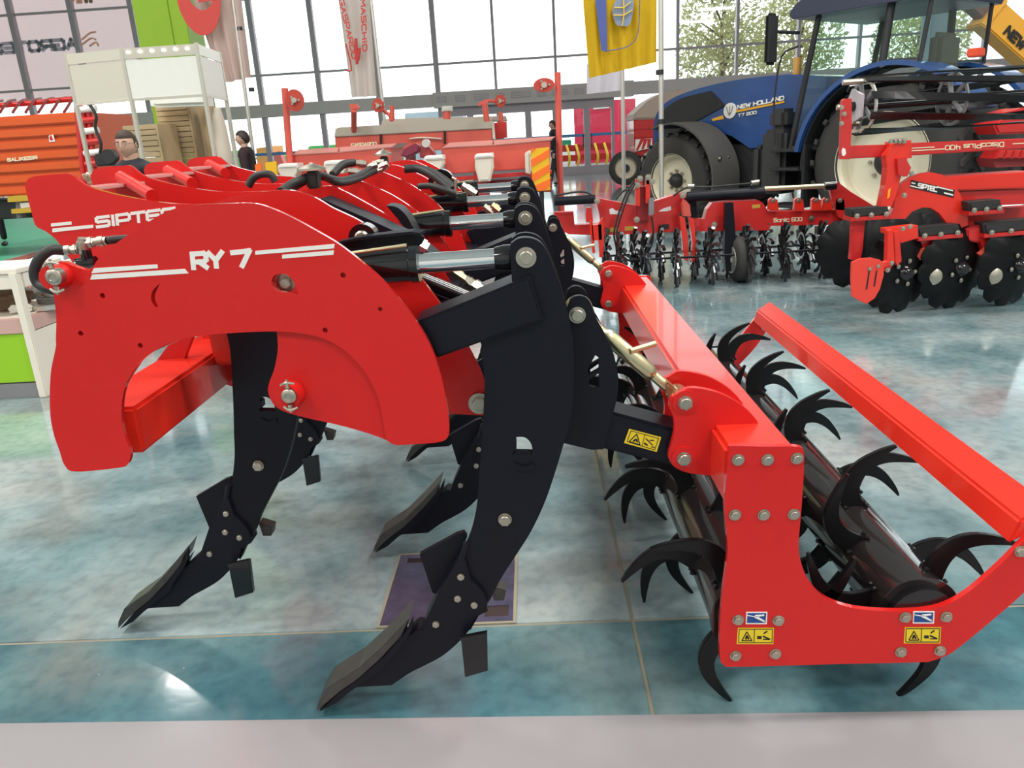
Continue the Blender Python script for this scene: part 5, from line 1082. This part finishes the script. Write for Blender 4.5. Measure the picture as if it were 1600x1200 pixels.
for (lab, q, Y, nr) in (('tall stack of brown slatted boards against the green column', [(240,166),(294,163),(306,262),(262,270)], 9.8, 14), ('shorter stack of brown slatted boards left of the tall one', [(190,197),(243,193),(254,262),(205,268)], 9.25, 11)):
    t = T('board_stack', lab, 'board stack', (P(q[2][0]-20, 265, Y).x, Y, 0), 'brown slatted board stacks')
    a, b, c, d = [P(x, y, Y) for x, y in q]
    x0, x1 = (a.x+d.x)/2, (b.x+c.x)/2; z1 = (a.z+b.z)/2
    nn = int(z1/.06)
    for k in range(nn): t.box('slatted_board', (x0+.002*(k % 3), Y-.003*(k % 2), k*z1/nn+.004), (x1-.004*(k % 2), Y+.5, (k+1)*z1/nn-.002), CB, .003)
    t.box('corner_strip', (x1,Y-.01,0), (x1+.03,Y+.5,z1), CB, .004)
t = T('paper_roll', 'brown upright roll of paper standing at the right rear of the booth', 'roll', (P(325,260,9.9).x, 9.9, 0)); w = P(326,180,9.9); t.cyl('roll_core', (w.x,9.9,0), (w.x,9.9,P(326,167,9.9).z), .09, CB); t.cyl('roll_wrap', (w.x,9.9,.02), (w.x,9.9,.9), .096, CB)
t = T('plastic_wrap', 'pale translucent wrapped bundle just right of the brown paper roll', 'bundle', (P(345,260,9.6).x, 9.6, 0)); w = P(343,200,9.7); bm = bmesh.new(); lathe_bm(bm, (w.x,9.7,0), (0,0,1), [(0,.09),(.5,.1),(.9,.085),(1.3,.1),(1.7,.08),(P(343,168,9.7).z,.05)], 16); t.add(bm, 'bundle_body', mat('bundle_pale', (.62,.55,.45), .5), None, 50)
# ---------------------------------------------------------------- flags
def flag(name, label, pole, q, Y, m, nfold=5, amp=.05, rope=None):
    t = T(name, label, 'flag', (P(*pole[1], Y).x if pole else P(*q[2], Y).x, Y, 0))
    if pole:
        b = P(*pole[1], Y); tp = P(*pole[0], Y); t.cyl('flag_pole', (b.x,Y,0), (tp.x,Y,6.2), .032, SILV, n=14)
        for yy in pole[2:]: w = P(*yy, Y); t.cyl('pole_clamp', w+Vector((0,0,-.03)), w+Vector((0,0,.03)), .05, DARK, n=12); 
    a, b, c, d = [P(x, y, Y) for x, y in q]; bm = bmesh.new(); NX, NY = 40, 12; V = [[None]*(NX+1) for _ in range(NY+1)]
    for j in range(NY+1):
        for i in range(NX+1):
            s, v = i/NX, j/NY; p = a.lerp(b, s).lerp(d.lerp(c, s), v); p = p+Vector((0, amp*math.sin(s*nfold*2*PI+v*.8)*(0.5+.5*v), 0)); V[j][i] = bm.verts.new(p)
    for j in range(NY):
        for i in range(NX): bm.faces.new((V[j][i], V[j][i+1], V[j+1][i+1], V[j+1][i]))
    r = bmesh.ops.extrude_face_region(bm, geom=list(bm.faces)); bmesh.ops.translate(bm, verts=[v for v in r['geom'] if isinstance(v, bmesh.types.BMVert)], vec=(0,.004,0))
    f = t.add(bm, 'flag_cloth', m, None, 60)
    return t, f
f1, fc = flag('flag', 'pinkish white flag with part of a red round emblem, on the pole behind the booth', [(368,0),(398,270),(375,45),(393,140)], [(262,-120),(362,-125),(391,121),(345,131)], 14.5, film('flag_pink_white', (.85,.70,.66), .6), 3, .06)
w = P(310,-2,14.3); bm = bmesh.new(); plate_bm([(w.x+.37*math.cos(2*PI*i/40), w.z+.05+.62*math.sin(2*PI*i/40)) for i in range(40)], 14.3, 14.312, [[(w.x+.05+.24*math.cos(2*PI*i/30), w.z+.18+.36*math.sin(2*PI*i/30)) for i in range(30)]], 0, bm); em = f1.add(bm, 'flag_emblem', mat('emblem_red', (.62,.06,.05), .6), fc)
f1.slab('emblem_bar', [(309,-12),(335,-14),(337,0),(310,4)], 14.3, .012, MATS['emblem_red'], parent=fc, bev=0)
f2, fc = flag('flag', 'narrow white flag with two columns of red lettering, hanging left of centre', [(577,0),(600,160)], [(521,-60),(573,-60),(588,150),(549,152)], 15.5, film('flag_white', (.88,.80,.76), .6), 2, .05)
bm = bmesh.new()
for (xa_, ya_, xb_, yb_, s) in ((529,0,550,92,'GASPARDO'),(563,0,566,80,'MASCHIO')):
    a, b = P(xa_,ya_,15.38), P(xb_,yb_,15.38); text_fit(bm, s, a, b, Vector((.10,0,.01)), wt=.22, nrm=(0,-1,0), th=.004)
tube_bm(bm, [P(x, y, 15.38) for x, y in ((540,68),(546,90),(549,110),(540,110))], .015, 6, 2); tube_bm(bm, [P(x, y, 15.38) for x, y in ((556,60),(558,100),(562,75))], .03, 6, 2)
f2.add(bm, 'flag_print', MATS['emblem_red'], fc)
f3, fc = flag('flag', 'yellow flag with blue shield and leaf emblem on the white pole by the tractor', [(1031,0),(1034,300),(1031,113),(1033,190)], [(906,-60),(1026,-60),(1026,97),(921,122)], 10.6, film('flag_yellow', (.85,.62,.03), .55), 5, .035)
f3.slab('shield_band', [(929,-10),(947,-10),(949,81),(940,79),(936,50)], 10.52, .008, mat('flag_blue', (.07,.10,.32), .6), parent=fc, bev=0)
bm = bmesh.new(); tube_bm(bm, [P(x, y, 10.52) for x, y in ((944,80),(965,77),(985,70),(997,50),(1000,-5))], .006, 6, 4); f3.add(bm, 'shield_outline', MATS['flag_blue'], fc)
lf = f3.slab('leaf_emblem', [(957,20),(960,5),(966,-4),(980,-6),(990,0),(989,18),(984,38),(974,41),(963,38)], 10.52, .008, mat('leaf_blue_grey', (.22,.26,.36), .6), parent=fc, bev=0, raw=False)
bm = bmesh.new()
for pts in (((972,41),(975,22),(974,-4)), ((975,24),(988,16)), ((975,24),(959,24)), ((975,12),(986,3)), ((975,12),(960,12))): tube_bm(bm, [P(x, y, 10.5) for x, y in pts], .008, 6, 1)
f3.add(bm, 'leaf_vein', mat('vein_yellow', (.72,.52,.06), .6), fc)
f4, fc = flag('flag', 'plain white flag hanging low behind the yellow one, on a thin pale pole', [(972,0),(974,245)], [(917,100),(973,90),(973,141),(917,147)], 13.5, film('flag_plain', (.88,.84,.88), .6), 2, .04)
# crane boom at the upper right
cb_ = T('telescopic_boom', 'yellow telescopic loader boom with dark end entering at the upper right', 'boom', (P(1560,60,13).x+1, 13, 0))
a, b, c = P(1540,22,13), P(1612,84,13), P(1660,130,13); d = (b-a).normalized(); up_ = d.cross(Vector((0,1,0))).normalized()
def boom(name, a, b, hw, m, dy=0): 
    bm = bmesh.new(); s = (b-a).normalized().cross(Vector((0,1,0))).normalized(); q = [a+s*hw+Vector((0,-hw+dy,0)), a-s*hw+Vector((0,-hw+dy,0)), a-s*hw+Vector((0,hw+dy,0)), a+s*hw+Vector((0,hw+dy,0))]; prism_bm(bm, q, [p+(b-a) for p in q], .02); return cb_.add(bm, name, m)
BY = mat('boom_yellow', (.80,.38,.04), .4); bm_ = boom('boom_tube', a, c, .20, BY); boom('inner_boom', P(1495,-18,13), a+d*.1, .12, mat('boom_dark', (.12,.06,.06), .5)); boom('boom_collar', a-d*.04, a+d*.08, .23, BY)
t0, t1 = P(1573,47,12.79), P(1600,73,12.79); bm = bmesh.new(); text_fit(bm, 'NEW', t0-up_*.07 if up_.z > 0 else t0+up_*.07, (t1-up_*.07) if up_.z > 0 else t1+up_*.07, up_*.15*(1 if up_.z > 0 else -1), wt=.25, nrm=(0,-1,0), th=.006); cb_.add(bm, 'lettering', DBLK, bm_)
cb_.cyl('boom_support', (c.x,13,0), (c.x,13,c.z), .15, DARK)
hk = T('farm_frame', 'dark red machine frame glimpsed under the cage roller at the right edge', 'farm machine', (P(1590,250,8).x, 8, 0))
hk.slab('frame_block', [(1553,195),(1575,175),(1600,168),(1640,170),(1640,208),(1560,210)], 8, .4, DRED, bev=.02)
for k in range(5): hk.slab('red_tine_plate', [(1556+k*12,248),(1563+k*12,235),(1573+k*12,234),(1568+k*12,247)], 8-.02, .3, DRED, bev=.01)
hk.slab('frame_base', [(1550,248),(1640,243),(1640,258),(1556,262)], 8.05, .3, MATS['shade_red'])
# ---------------------------------------------------------------- display table and carpet at the left
ct = G(0,399); LG = mat('lime_panel', (.30,.58,.015), .45); TBW = mat('table_white', (.80,.74,.64), .4)
tb = T('display_table', 'low white framed display counter with lime green front at the left edge', 'display counter', (-3.4, 4.47, 0))
x1_, x0_, y0_, y1_ = -3.045, -4.6, 4.465, 5.5; zt_ = P(30,425,4.465).z; zs = P(60,497,4.465).z
tb.box('front_panel', (x0_,y0_+.01,.10), (x1_-.02,y0_+.03,zs-.09), LG, .002); tb.box('kick_rail', (x0_,y0_+.0,0), (x1_-.02,y0_+.04,.09), MGREY, .002)
tb.box('shelf', (x0_,y0_+.0,zs-.09), (x1_-.01,y1_,zs-.0), mat('table_pinkish', (.58,.36,.32), .5), .004); tb.box('side_panel', (x1_-.03,y0_+.04,.0), (x1_-.01,y1_,zs-.08), TBW, .002)
tb.box('shelf_mat', (x0_,y0_+.04,zs), (x1_-.06,y1_-.05,zs+.006), TBW, .001)
tb.box('top_rail', (x0_,y0_-.0,zt_-.10), (x1_,y0_+.04,zt_-.01), TBW, .004); tb.box('top_rail', (x1_-.04,y0_+.05,zt_-.10), (x1_,y1_,zt_-.01), TBW, .004)
tb.box('table_top', (x0_,y0_-.01,zt_-.01), (x1_+.01,y0_+.45,zt_+.02), TBW, .004)
for (x, y) in ((x1_-.02,y0_+.01),(x1_-.02,y1_-.02),(x0_+.02,y0_+.01)): tb.box('table_post', (x-.025,y-.025,0), (x+.025,y+.025,zt_), TBW, .006)
tb.box('red_backing', (x0_,y1_-.02,zs+.01), (x1_-.05,y1_,zt_-.12), mat('backing_red', (.72,.14,.10), .5), .002)
RK = mat('rock_brown', (.20,.13,.085), .9, noise=.5, nscale=25, bump=.6, bscale=30); RG = mat('rock_grey', (.12,.11,.10), .8, noise=.4, nscale=20, bump=.5, bscale=30)
def rock(x, y, Y, r, m, lab, nm='rock', grp='lumps and castings on the display shelf'):
    w = P(x, y, Y); bm = bmesh.new(); bmesh.ops.create_icosphere(bm, subdivisions=3, radius=1)
    for v in bm.verts: n_ = v.co.normalized(); k = 1+.18*math.sin(n_.x*5+x)+.14*math.sin(n_.y*7+y)+.1*math.sin(n_.z*9); v.co = Vector((n_.x*r*1.3*k, n_.y*r*k, n_.z*r*.62*k))
    o = fin(bm, nm, m, None, 60); zmin = min(v.co.z for v in o.data.vertices); o.location = (w.x, Y, zs+.006-zmin); return tag(o, lab, 'rock', grp)
rock(8,470,4.75,.12,RK,'large brown lump on the display shelf at the very left edge'); rock(40,476,5.0,.075,RG,'dark grey lump beside the white post on the display shelf')
rock(66,462,5.25,.06,RG,'dark stacked casting right of the white post on the display shelf'); rock(78,452,5.3,.06,RG,'small dark lump at the back of the display shelf'); rock(30,475,4.62,.045,mat('rock_white', (.75,.7,.62), .8),'small white crumbly lump between the brown and grey lumps')
def gear(x, y, Y, lab):
    t = T('metal_casting', lab, 'casting', (P(x, y, Y).x, Y, zs+.006), 'flat metal castings on the display shelf')
    for k in range(3): bm = bmesh.new(); lathe_bm(bm, t.loc+Vector((.02*k,.03*k,.035*k)), (0,0,1), [(0,.10-.015*k),(.03,.105-.015*k),(.034,.05)], 20); t.add(bm, 'casting_ring', RG if k % 2 else SILV, None, 40)
gear(75,478,4.75,'flat stacked metal casting at the right corner of the display shelf')
cp = flat_bm([(-14,11.2),(P(-60,412,8).x,7.6),(-6.9,9.7),(-5.2,12.6),(-5.6,17),(-15,17)], .001, .012)
p_a, p_b = G(-60,425), G(96,383)
bm_c = flat_bm([(p_a.x,p_a.y),(p_b.x,p_b.y),(-8.4,14.9),(-9.6,26.0),(-19,26.0),(-19,p_a.y)], .001, .012); cp.free()
tag(fin(bm_c, 'carpet', mat('green_carpet', (.10,.52,.30), .55, noise=.06, nscale=3), None), 'bright green carpet laid around the orange trailer', 'carpet')
bm_c = flat_bm([(p_a.x+.05,p_a.y-.45),(p_b.x+.1,p_b.y-.5),(p_b.x,p_b.y-.03),(p_a.x,p_a.y-.03)], .001, .010); tag(fin(bm_c, 'carpet_strip', mat('strip_grey_white', (.62,.60,.60), .5), None), 'pale grey strip along the front edge of the green carpet', 'carpet')
bm_c = flat_bm([(p_a.x+.1,p_a.y-2.2),(p_b.x+.8,p_b.y-2.6),(p_b.x+.15,p_b.y-.54),(p_a.x+.1,p_a.y-.49)], .001, .010); tag(fin(bm_c, 'carpet', mat('red_carpet', (.42,.12,.08), .7, noise=.06, nscale=3), None), 'faded red carpet between the pale strip and the display counter', 'carpet')
# ---------------------------------------------------------------- people
SKIN = mat('skin', (.60,.36,.26), .5); HAIR = mat('dark_hair', (.025,.016,.012), .6); JKT = mat('dark_jacket', (.022,.022,.032), .8); JNS = mat('dark_trousers', (.03,.03,.04), .8); EYE = mat('eye_white', (.8,.78,.75), .3)
def skin_body(name, verts, edges, radii, m, parent, root=0, sub=2):
    me = bpy.data.meshes.new(name); me.from_pydata([Vector(v) for v in verts], edges, []); o = link(name, me, None, parent)
    md = o.modifiers.new('skin', 'SKIN'); sv = me.skin_vertices[0].data
    for i, r in enumerate(radii): sv[i].radius = (r, r) if not isinstance(r, tuple) else r; sv[i].use_root = (i == root)
    o.modifiers.new('sub', 'SUBSURF').levels = sub; o.modifiers['sub'].render_levels = sub
    dg = bpy.context.evaluated_depsgraph_get(); me2 = bpy.data.meshes.new_from_object(o.evaluated_get(dg)); o.modifiers.clear(); o.data = me2; me2.materials.clear(); me2.materials.append(m)
    for p in me2.polygons: p.use_smooth = True
    bpy.data.meshes.remove(me); return o
def head(parent, c, s, yaw, hair=HAIR, glasses=False, beard=False, long=False):
    """head centred at c (local), half height s; faces local -Y turned by yaw"""
    R = Matrix.Rotation(yaw, 3, 'Z'); c = Vector(c)
    bm = bmesh.new(); bmesh.ops.create_uvsphere(bm, u_segments=28, v_segments=22, radius=1)
    for v in bm.verts:
        x, y, z = v.co; w = .70 if z > -.2 else .70-.26*((-z-.2)/.8)**1.3
        f = -y; d = .84
        if f > 0 and z < 0: d = .84-.10*abs(z)
        px_, py_, pz_ = x*w, y*d, z
        if f > .3:
            py_ -= .16*math.exp(-((x/.15)**2+((z+.14)/.2)**2)); py_ += .07*math.exp(-(((abs(x)-.34)/.17)**2+((z-.06)/.12)**2))
            py_ -= .05*math.exp(-((x/.28)**2+((z+.5)/.09)**2)); py_ -= .05*math.exp(-((x/.25)**2+((z+.85)/.14)**2))
        v.co = R @ Vector((px_*s, py_*s, pz_*s)) + c
    h = fin(bm, 'head', SKIN, parent, 80)
    def hp(name, build, m): b = bmesh.new(); build(b); return fin(b, name, m, h, 60)
    def loc(x, y, z): return R @ Vector((x*s, y*s, z*s)) + c
    for sx in (-1, 1):
        hp('eye', lambda b: bmesh.ops.create_uvsphere(b, u_segments=12, v_segments=8, radius=.10*s, matrix=Matrix.Translation(loc(.24*sx, -.66, .05))), EYE)
        hp('pupil', lambda b: bmesh.ops.create_uvsphere(b, u_segments=10, v_segments=6, radius=.055*s, matrix=Matrix.Translation(loc(.235*sx, -.73, .05))), HAIR)
        hp('eyebrow', lambda b: tube_bm(b, [loc(.1*sx,-.79,.18), loc(.24*sx,-.76,.23), loc(.4*sx,-.66,.18)], .028*s, 6, 3), HAIR)
        hp('ear', lambda b: lathe_bm(b, loc(.68*sx,.04,-.02), R @ Vector((sx,.25,0)), [(0,.20*s),(.04*s,.21*s),(.08*s,.14*s),(.04*s,.08*s)], 14), SKIN)
        if glasses: hp('glasses_lens', lambda b: lathe_bm(b, loc(.25*sx,-.86,.03), R @ Vector((0,1,0)), [(0,.17*s),(.01*s,.17*s),(.01*s,.148*s),(0,.148*s)], 18, closed=True), DBLK)
    if glasses: hp('glasses_bridge', lambda b: (tube_bm(b, [loc(-.09,-.87,.06), loc(.09,-.87,.06)], .012*s, 6, 1), tube_bm(b, [loc(.42,-.84,.06), loc(.72,-.1,.08)], .012*s, 6, 1), tube_bm(b, [loc(-.42,-.84,.06), loc(-.72,-.1,.08)], .012*s, 6, 1)), DBLK)
    hp('mouth', lambda b: tube_bm(b, [loc(-.17,-.78,-.47), loc(0,-.84,-.455), loc(.17,-.78,-.47)], .028*s, 6, 3), mat('lips', (.38,.14,.11), .5))
    def hr(b):
        bmesh.ops.create_uvsphere(b, u_segments=26, v_segments=18, radius=1)
        for v in b.verts:
            x, y, z = v.co; f = -y
            lim = .42 if f > .25 else (-.1 if f > -.2 else -.55 if not long else -1.2)
            k = 1.06 if z > lim else .90
            w = .72 if z > -.3 else .6
            zz = z if z > 0 or not long else z*1.3
            v.co = R @ Vector((x*w*k*s, y*.88*k*s, zz*k*s)) + c
    hp('hair', hr, hair); return h
def hand(parent, wrist, d, side, m=SKIN, s=1.0):
    """small relaxed hand: palm and five bent fingers; d = direction of fingers"""
    d = Vector(d).normalized(); u, v, _ = frame_of(d); w = Vector(wrist); V = [w, w+d*.05*s, w+d*.09*s]; E_ = [(0,1),(1,2)]; Rr = [.026*s,.036*s,.034*s]
    for i in range(4):
        off = u*(-.027+.018*i)*s; L = (.07,.078,.074,.058)[i]*s; n = len(V)
        V += [w+d*.095*s+off, w+d*(.095*s+L*.5)+off+v*.012*s, w+d*(.095*s+L*.85)+off+v*.035*s]; E_ += [(2,n),(n,n+1),(n+1,n+2)]; Rr += [.010*s,.009*s,.007*s]
    n = len(V); V += [w+d*.045*s-u*.04*s+v*.01*s, w+d*.085*s-u*.055*s+v*.02*s]; E_ += [(1,n),(n,n+1)]; Rr += [.012*s,.009*s]
    return skin_body('hand', V, E_, Rr, m, parent, 0, 1)
def person(label, loc, hgt, yaw, top, bottom, stride=0, hair=HAIR, glasses=False, arms='down', grp=None, long=False, headyaw=0, lean=0):
    t = thing('person', label, 'person', loc, grp, rz=yaw); k = hgt/1.75
    hip, kn, an = .93*k, .50*k, .08*k
    V = [(0,0,hip),(0,.0,1.12*k),(0,.0,1.32*k),(0,.01,1.45*k),(0,.0,1.52*k)]; E_ = [(0,1),(1,2),(2,3),(3,4)]; Rr = [(.155*k,.11*k),(.14*k,.10*k),(.175*k,.115*k),(.13*k,.085*k),(.062*k,.062*k)]
    ends = []
    for sx in (-1, 1):
        n = len(V); s0 = (.20*k*sx, .01, 1.42*k)
        if arms == 'camera': el, wr = (.26*k*sx,-.12*k,1.18*k), (.09*k*sx,-.33*k,1.33*k)
        else: el, wr = (.26*k*sx,.03,1.15*k), (.27*k*sx,-.06*k,.90*k)
        V += [s0, el, wr]; E_ += [(3,n),(n,n+1),(n+1,n+2)]; Rr += [.068*k,.052*k,.042*k]; ends.append((wr, el))
    skin_body('jacket', V, E_, Rr, top, t)
    V = [(0,0,hip+.06*k),(0,0,hip-.02*k)]; E_ = [(0,1)]; Rr = [(.15*k,.11*k),(.15*k,.11*k)]; feet = []
    for sx in (-1, 1):
        st = stride*sx; n = len(V); V += [(.09*k*sx,0,hip-.06*k),(.10*k*sx,-.5*st,kn),(.10*k*sx,-st,an+.02)]; E_ += [(1,n),(n,n+1),(n+1,n+2)]; Rr += [.092*k,.068*k,.055*k]; feet.append((.10*k*sx,-st))
    skin_body('trousers', V, E_, Rr, bottom, t)
    for fx_, fy_ in feet: skin_body('shoe', [(fx_,fy_+.04,.045),(fx_,fy_-.06,.042),(fx_,fy_-.17,.035)], [(0,1),(1,2)], [.045,.042,.034], DARK, t)
    for (wr, el), sx in zip(ends, (-1, 1)): d = Vector(wr)-Vector(el); hand(t, Vector(wr)+d.normalized()*.02, d if arms != 'camera' else (-.3*sx,-1,.3), sx)
    bm = bmesh.new(); cyl_bm(bm, (0,0,1.48*k), (0,-.01,1.58*k), .055*k, .052*k, 18); fin(bm, 'neck', SKIN, t, 60)
    head(t, (0,-.015,1.64*k), .118*k, headyaw, hair, glasses, long=long); return t
w = P(201,230,6.3)
man = person('man with short dark hair and glasses in a dark jacket holding a black camera', (w.x,6.3,0), 1.585, -.28, JKT, JNS, hair=mat('brown_hair', (.05,.03,.02), .7), glasses=True, arms='camera', headyaw=.25)
cw2 = P(172,247,5.95); ck = T('camera_body', 'black camera held up by the man with glasses', 'camera', cw2)
ck.box('camera_case', cw2+Vector((-.11,-.03,-.055)), cw2+Vector((.02,.05,.035)), DARK, .012); ck.cyl('camera_lens', cw2+Vector((.02,.0,.01)), cw2+Vector((.05,-.12,.012)), .05, DARK); ck.box('viewfinder', cw2+Vector((-.02,-.02,.035)), cw2+Vector((.04,.04,.062)), DARK, .008)
w = P(384,240,12.0); person('dark haired person in a dark coat behind the booth, seen from the side', (w.x,12.0,0), 1.70, -1.5, mat('dark_coat', (.030,.012,.016), .85), JNS, long=False)
w = P(864,200,23.5); person('man in black walking past the glass doors, behind the red post', (w.x,23.5,0), 1.80, -1.3, JKT, JNS, stride=.16)
w = G(3,385); person('person in dark trousers standing at the very left edge on the green carpet', (w.x-.03,w.y,.012), 1.75, .3, JKT, mat('black_jeans', (.015,.018,.022), .85))
# ---------------------------------------------------------------- outdoors beyond the glass
LEAF = film('leaf_green', (.42,.42,.20), .5); BARK = mat('bark', (.14,.10,.07), .9)
def tree(label, x, y, h, r, seed):
    rnd = random.Random(seed); t = thing('tree', label, 'tree', (x,y,0), 'trees beyond the glass wall')
    bm = bmesh.new(); tube_bm(bm, [(0,0,0),(.1,0,h*.3),(-.05,.1,h*.6),(.1,0,h*.85)], lambda s: .2*(1-s)+.04, 8, 4)
    for k in range(9): a = rnd.random()*6.28; z = h*(.3+.06*k); tube_bm(bm, [(0,0,z), (math.cos(a)*r*.4,math.sin(a)*r*.4,z+h*.08), (math.cos(a)*r*.8,math.sin(a)*r*.8,z+h*.14)], lambda s: .07*(1-s)+.012, 6, 3)
    fin(bm, 'trunk', BARK, t, 60)
    vs = []; fs = []
    for i in range(4200):
        while True:
            p = Vector((rnd.uniform(-1,1), rnd.uniform(-1,1), rnd.uniform(-1,1)))
            if p.length < 1 and (math.sin(p.x*7+seed)+math.sin(p.y*6)+math.sin(p.z*8+seed*2)) > -.9: break
        c = Vector((p.x*r, p.y*r, h*.58+p.z*h*.42)); a = Vector((rnd.uniform(-1,1), rnd.uniform(-1,1), rnd.uniform(-1,1))).normalized(); b = a.orthogonal().normalized(); s = rnd.uniform(.10,.20); n = len(vs)
        vs += [c-a*s, c+b*s*.5, c+a*s, c-b*s*.5]; fs.append((n, n+1, n+2, n+3))
    me = bpy.data.meshes.new('crown'); me.from_pydata(vs, [], fs); link('crown', me, LEAF, t)
tree('loose olive green tree beyond the glass, right of the yellow flag', 10.4, 44, 9.5, 2.4, 1); tree('olive green tree beyond the glass, above the tractor bonnet', 15.4, 47, 9.8, 2.4, 2); tree('pale tree beyond the glass, farther right above the tractor cab', 22, 47, 8.5, 2.6, 3)
GRNM = mat('outdoor_green', (.06,.5,.12), .5)
og = T('outdoor_machine', 'bright green farm machines outside, seen through the left panes', 'farm machine', (-12,38,0))
for k in range(5): xk = -17.5+k*2.4; og.box('green_frame', (xk,37.5,-.02), (xk+1.9,38.6,1.35+.25*(k % 2)), GRNM, .05)
og.tube('green_rail', [Vector((-18,37.3,1.2)), Vector((-6,37.3,1.2))], .06, GRNM, 8, 1)
orr = T('outdoor_banner', 'red banner wall outside, seen through the right glass door', 'banner', (3.3,40,0)); orr.box('banner_panel', (2.3,40,0), (5.3,40.2,2.9), mat('banner_crimson', (.70,.03,.08), .5), .01); orr.slab('banner_name', [(927,165),(952,163),(952,169),(927,171)], 39.95, .04, SMK, bev=.01)
oy = T('outdoor_machine', 'yellow and red soil machine outside the glass doors', 'farm machine', (2.6,33,0))
for k in range(6): xk = 1.15+k*.38; oy.tube('yellow_tine', [Vector((xk,32.5,.05)), Vector((xk+.1,32.3,.5)), Vector((xk,32.6,1.0))], .05, mat('outdoor_yellow', (.85,.60,.03), .4), 8, 3)
oy.box('red_beam', (1.0,32.6,.75), (3.4,32.8,1.0), DRED, .03); oy.box('red_beam', (1.0,33.2,.35), (3.4,33.4,.6), DRED, .03); oy.box('green_rack', (.3,33.9,.8), (1.8,34.1,1.2), mat('outdoor_teal', (.03,.45,.25), .5), .02)
ov = T('outdoor_cabin', 'pale blue grey site cabin outside, behind the middle panes', 'cabin', (-4.6,42,0)); ov.box('cabin_body', (-6.3,42,-.02), (-3.3,44.5,2.95), mat('cabin_blue_grey', (.42,.50,.58), .6), .03); ov.box('cabin_window', (-5.9,41.97,1.3), (-4.9,42.0,2.1), DARK, .01)
ot = T('outdoor_tent', 'white and orange tent outside, seen left through the glass', 'tent', (-14,33.5,0)); ot.slab('tent_wall', [(400,232),(425,228),(429,299),(405,300)], 33.5, 1.5, mat('tent_orange', (.9,.40,.08), .5)); ot.slab('tent_wall', [(426,240),(436,236),(458,297),(432,299)], 33.4, .5, mat('tent_red', (.75,.12,.10), .5))
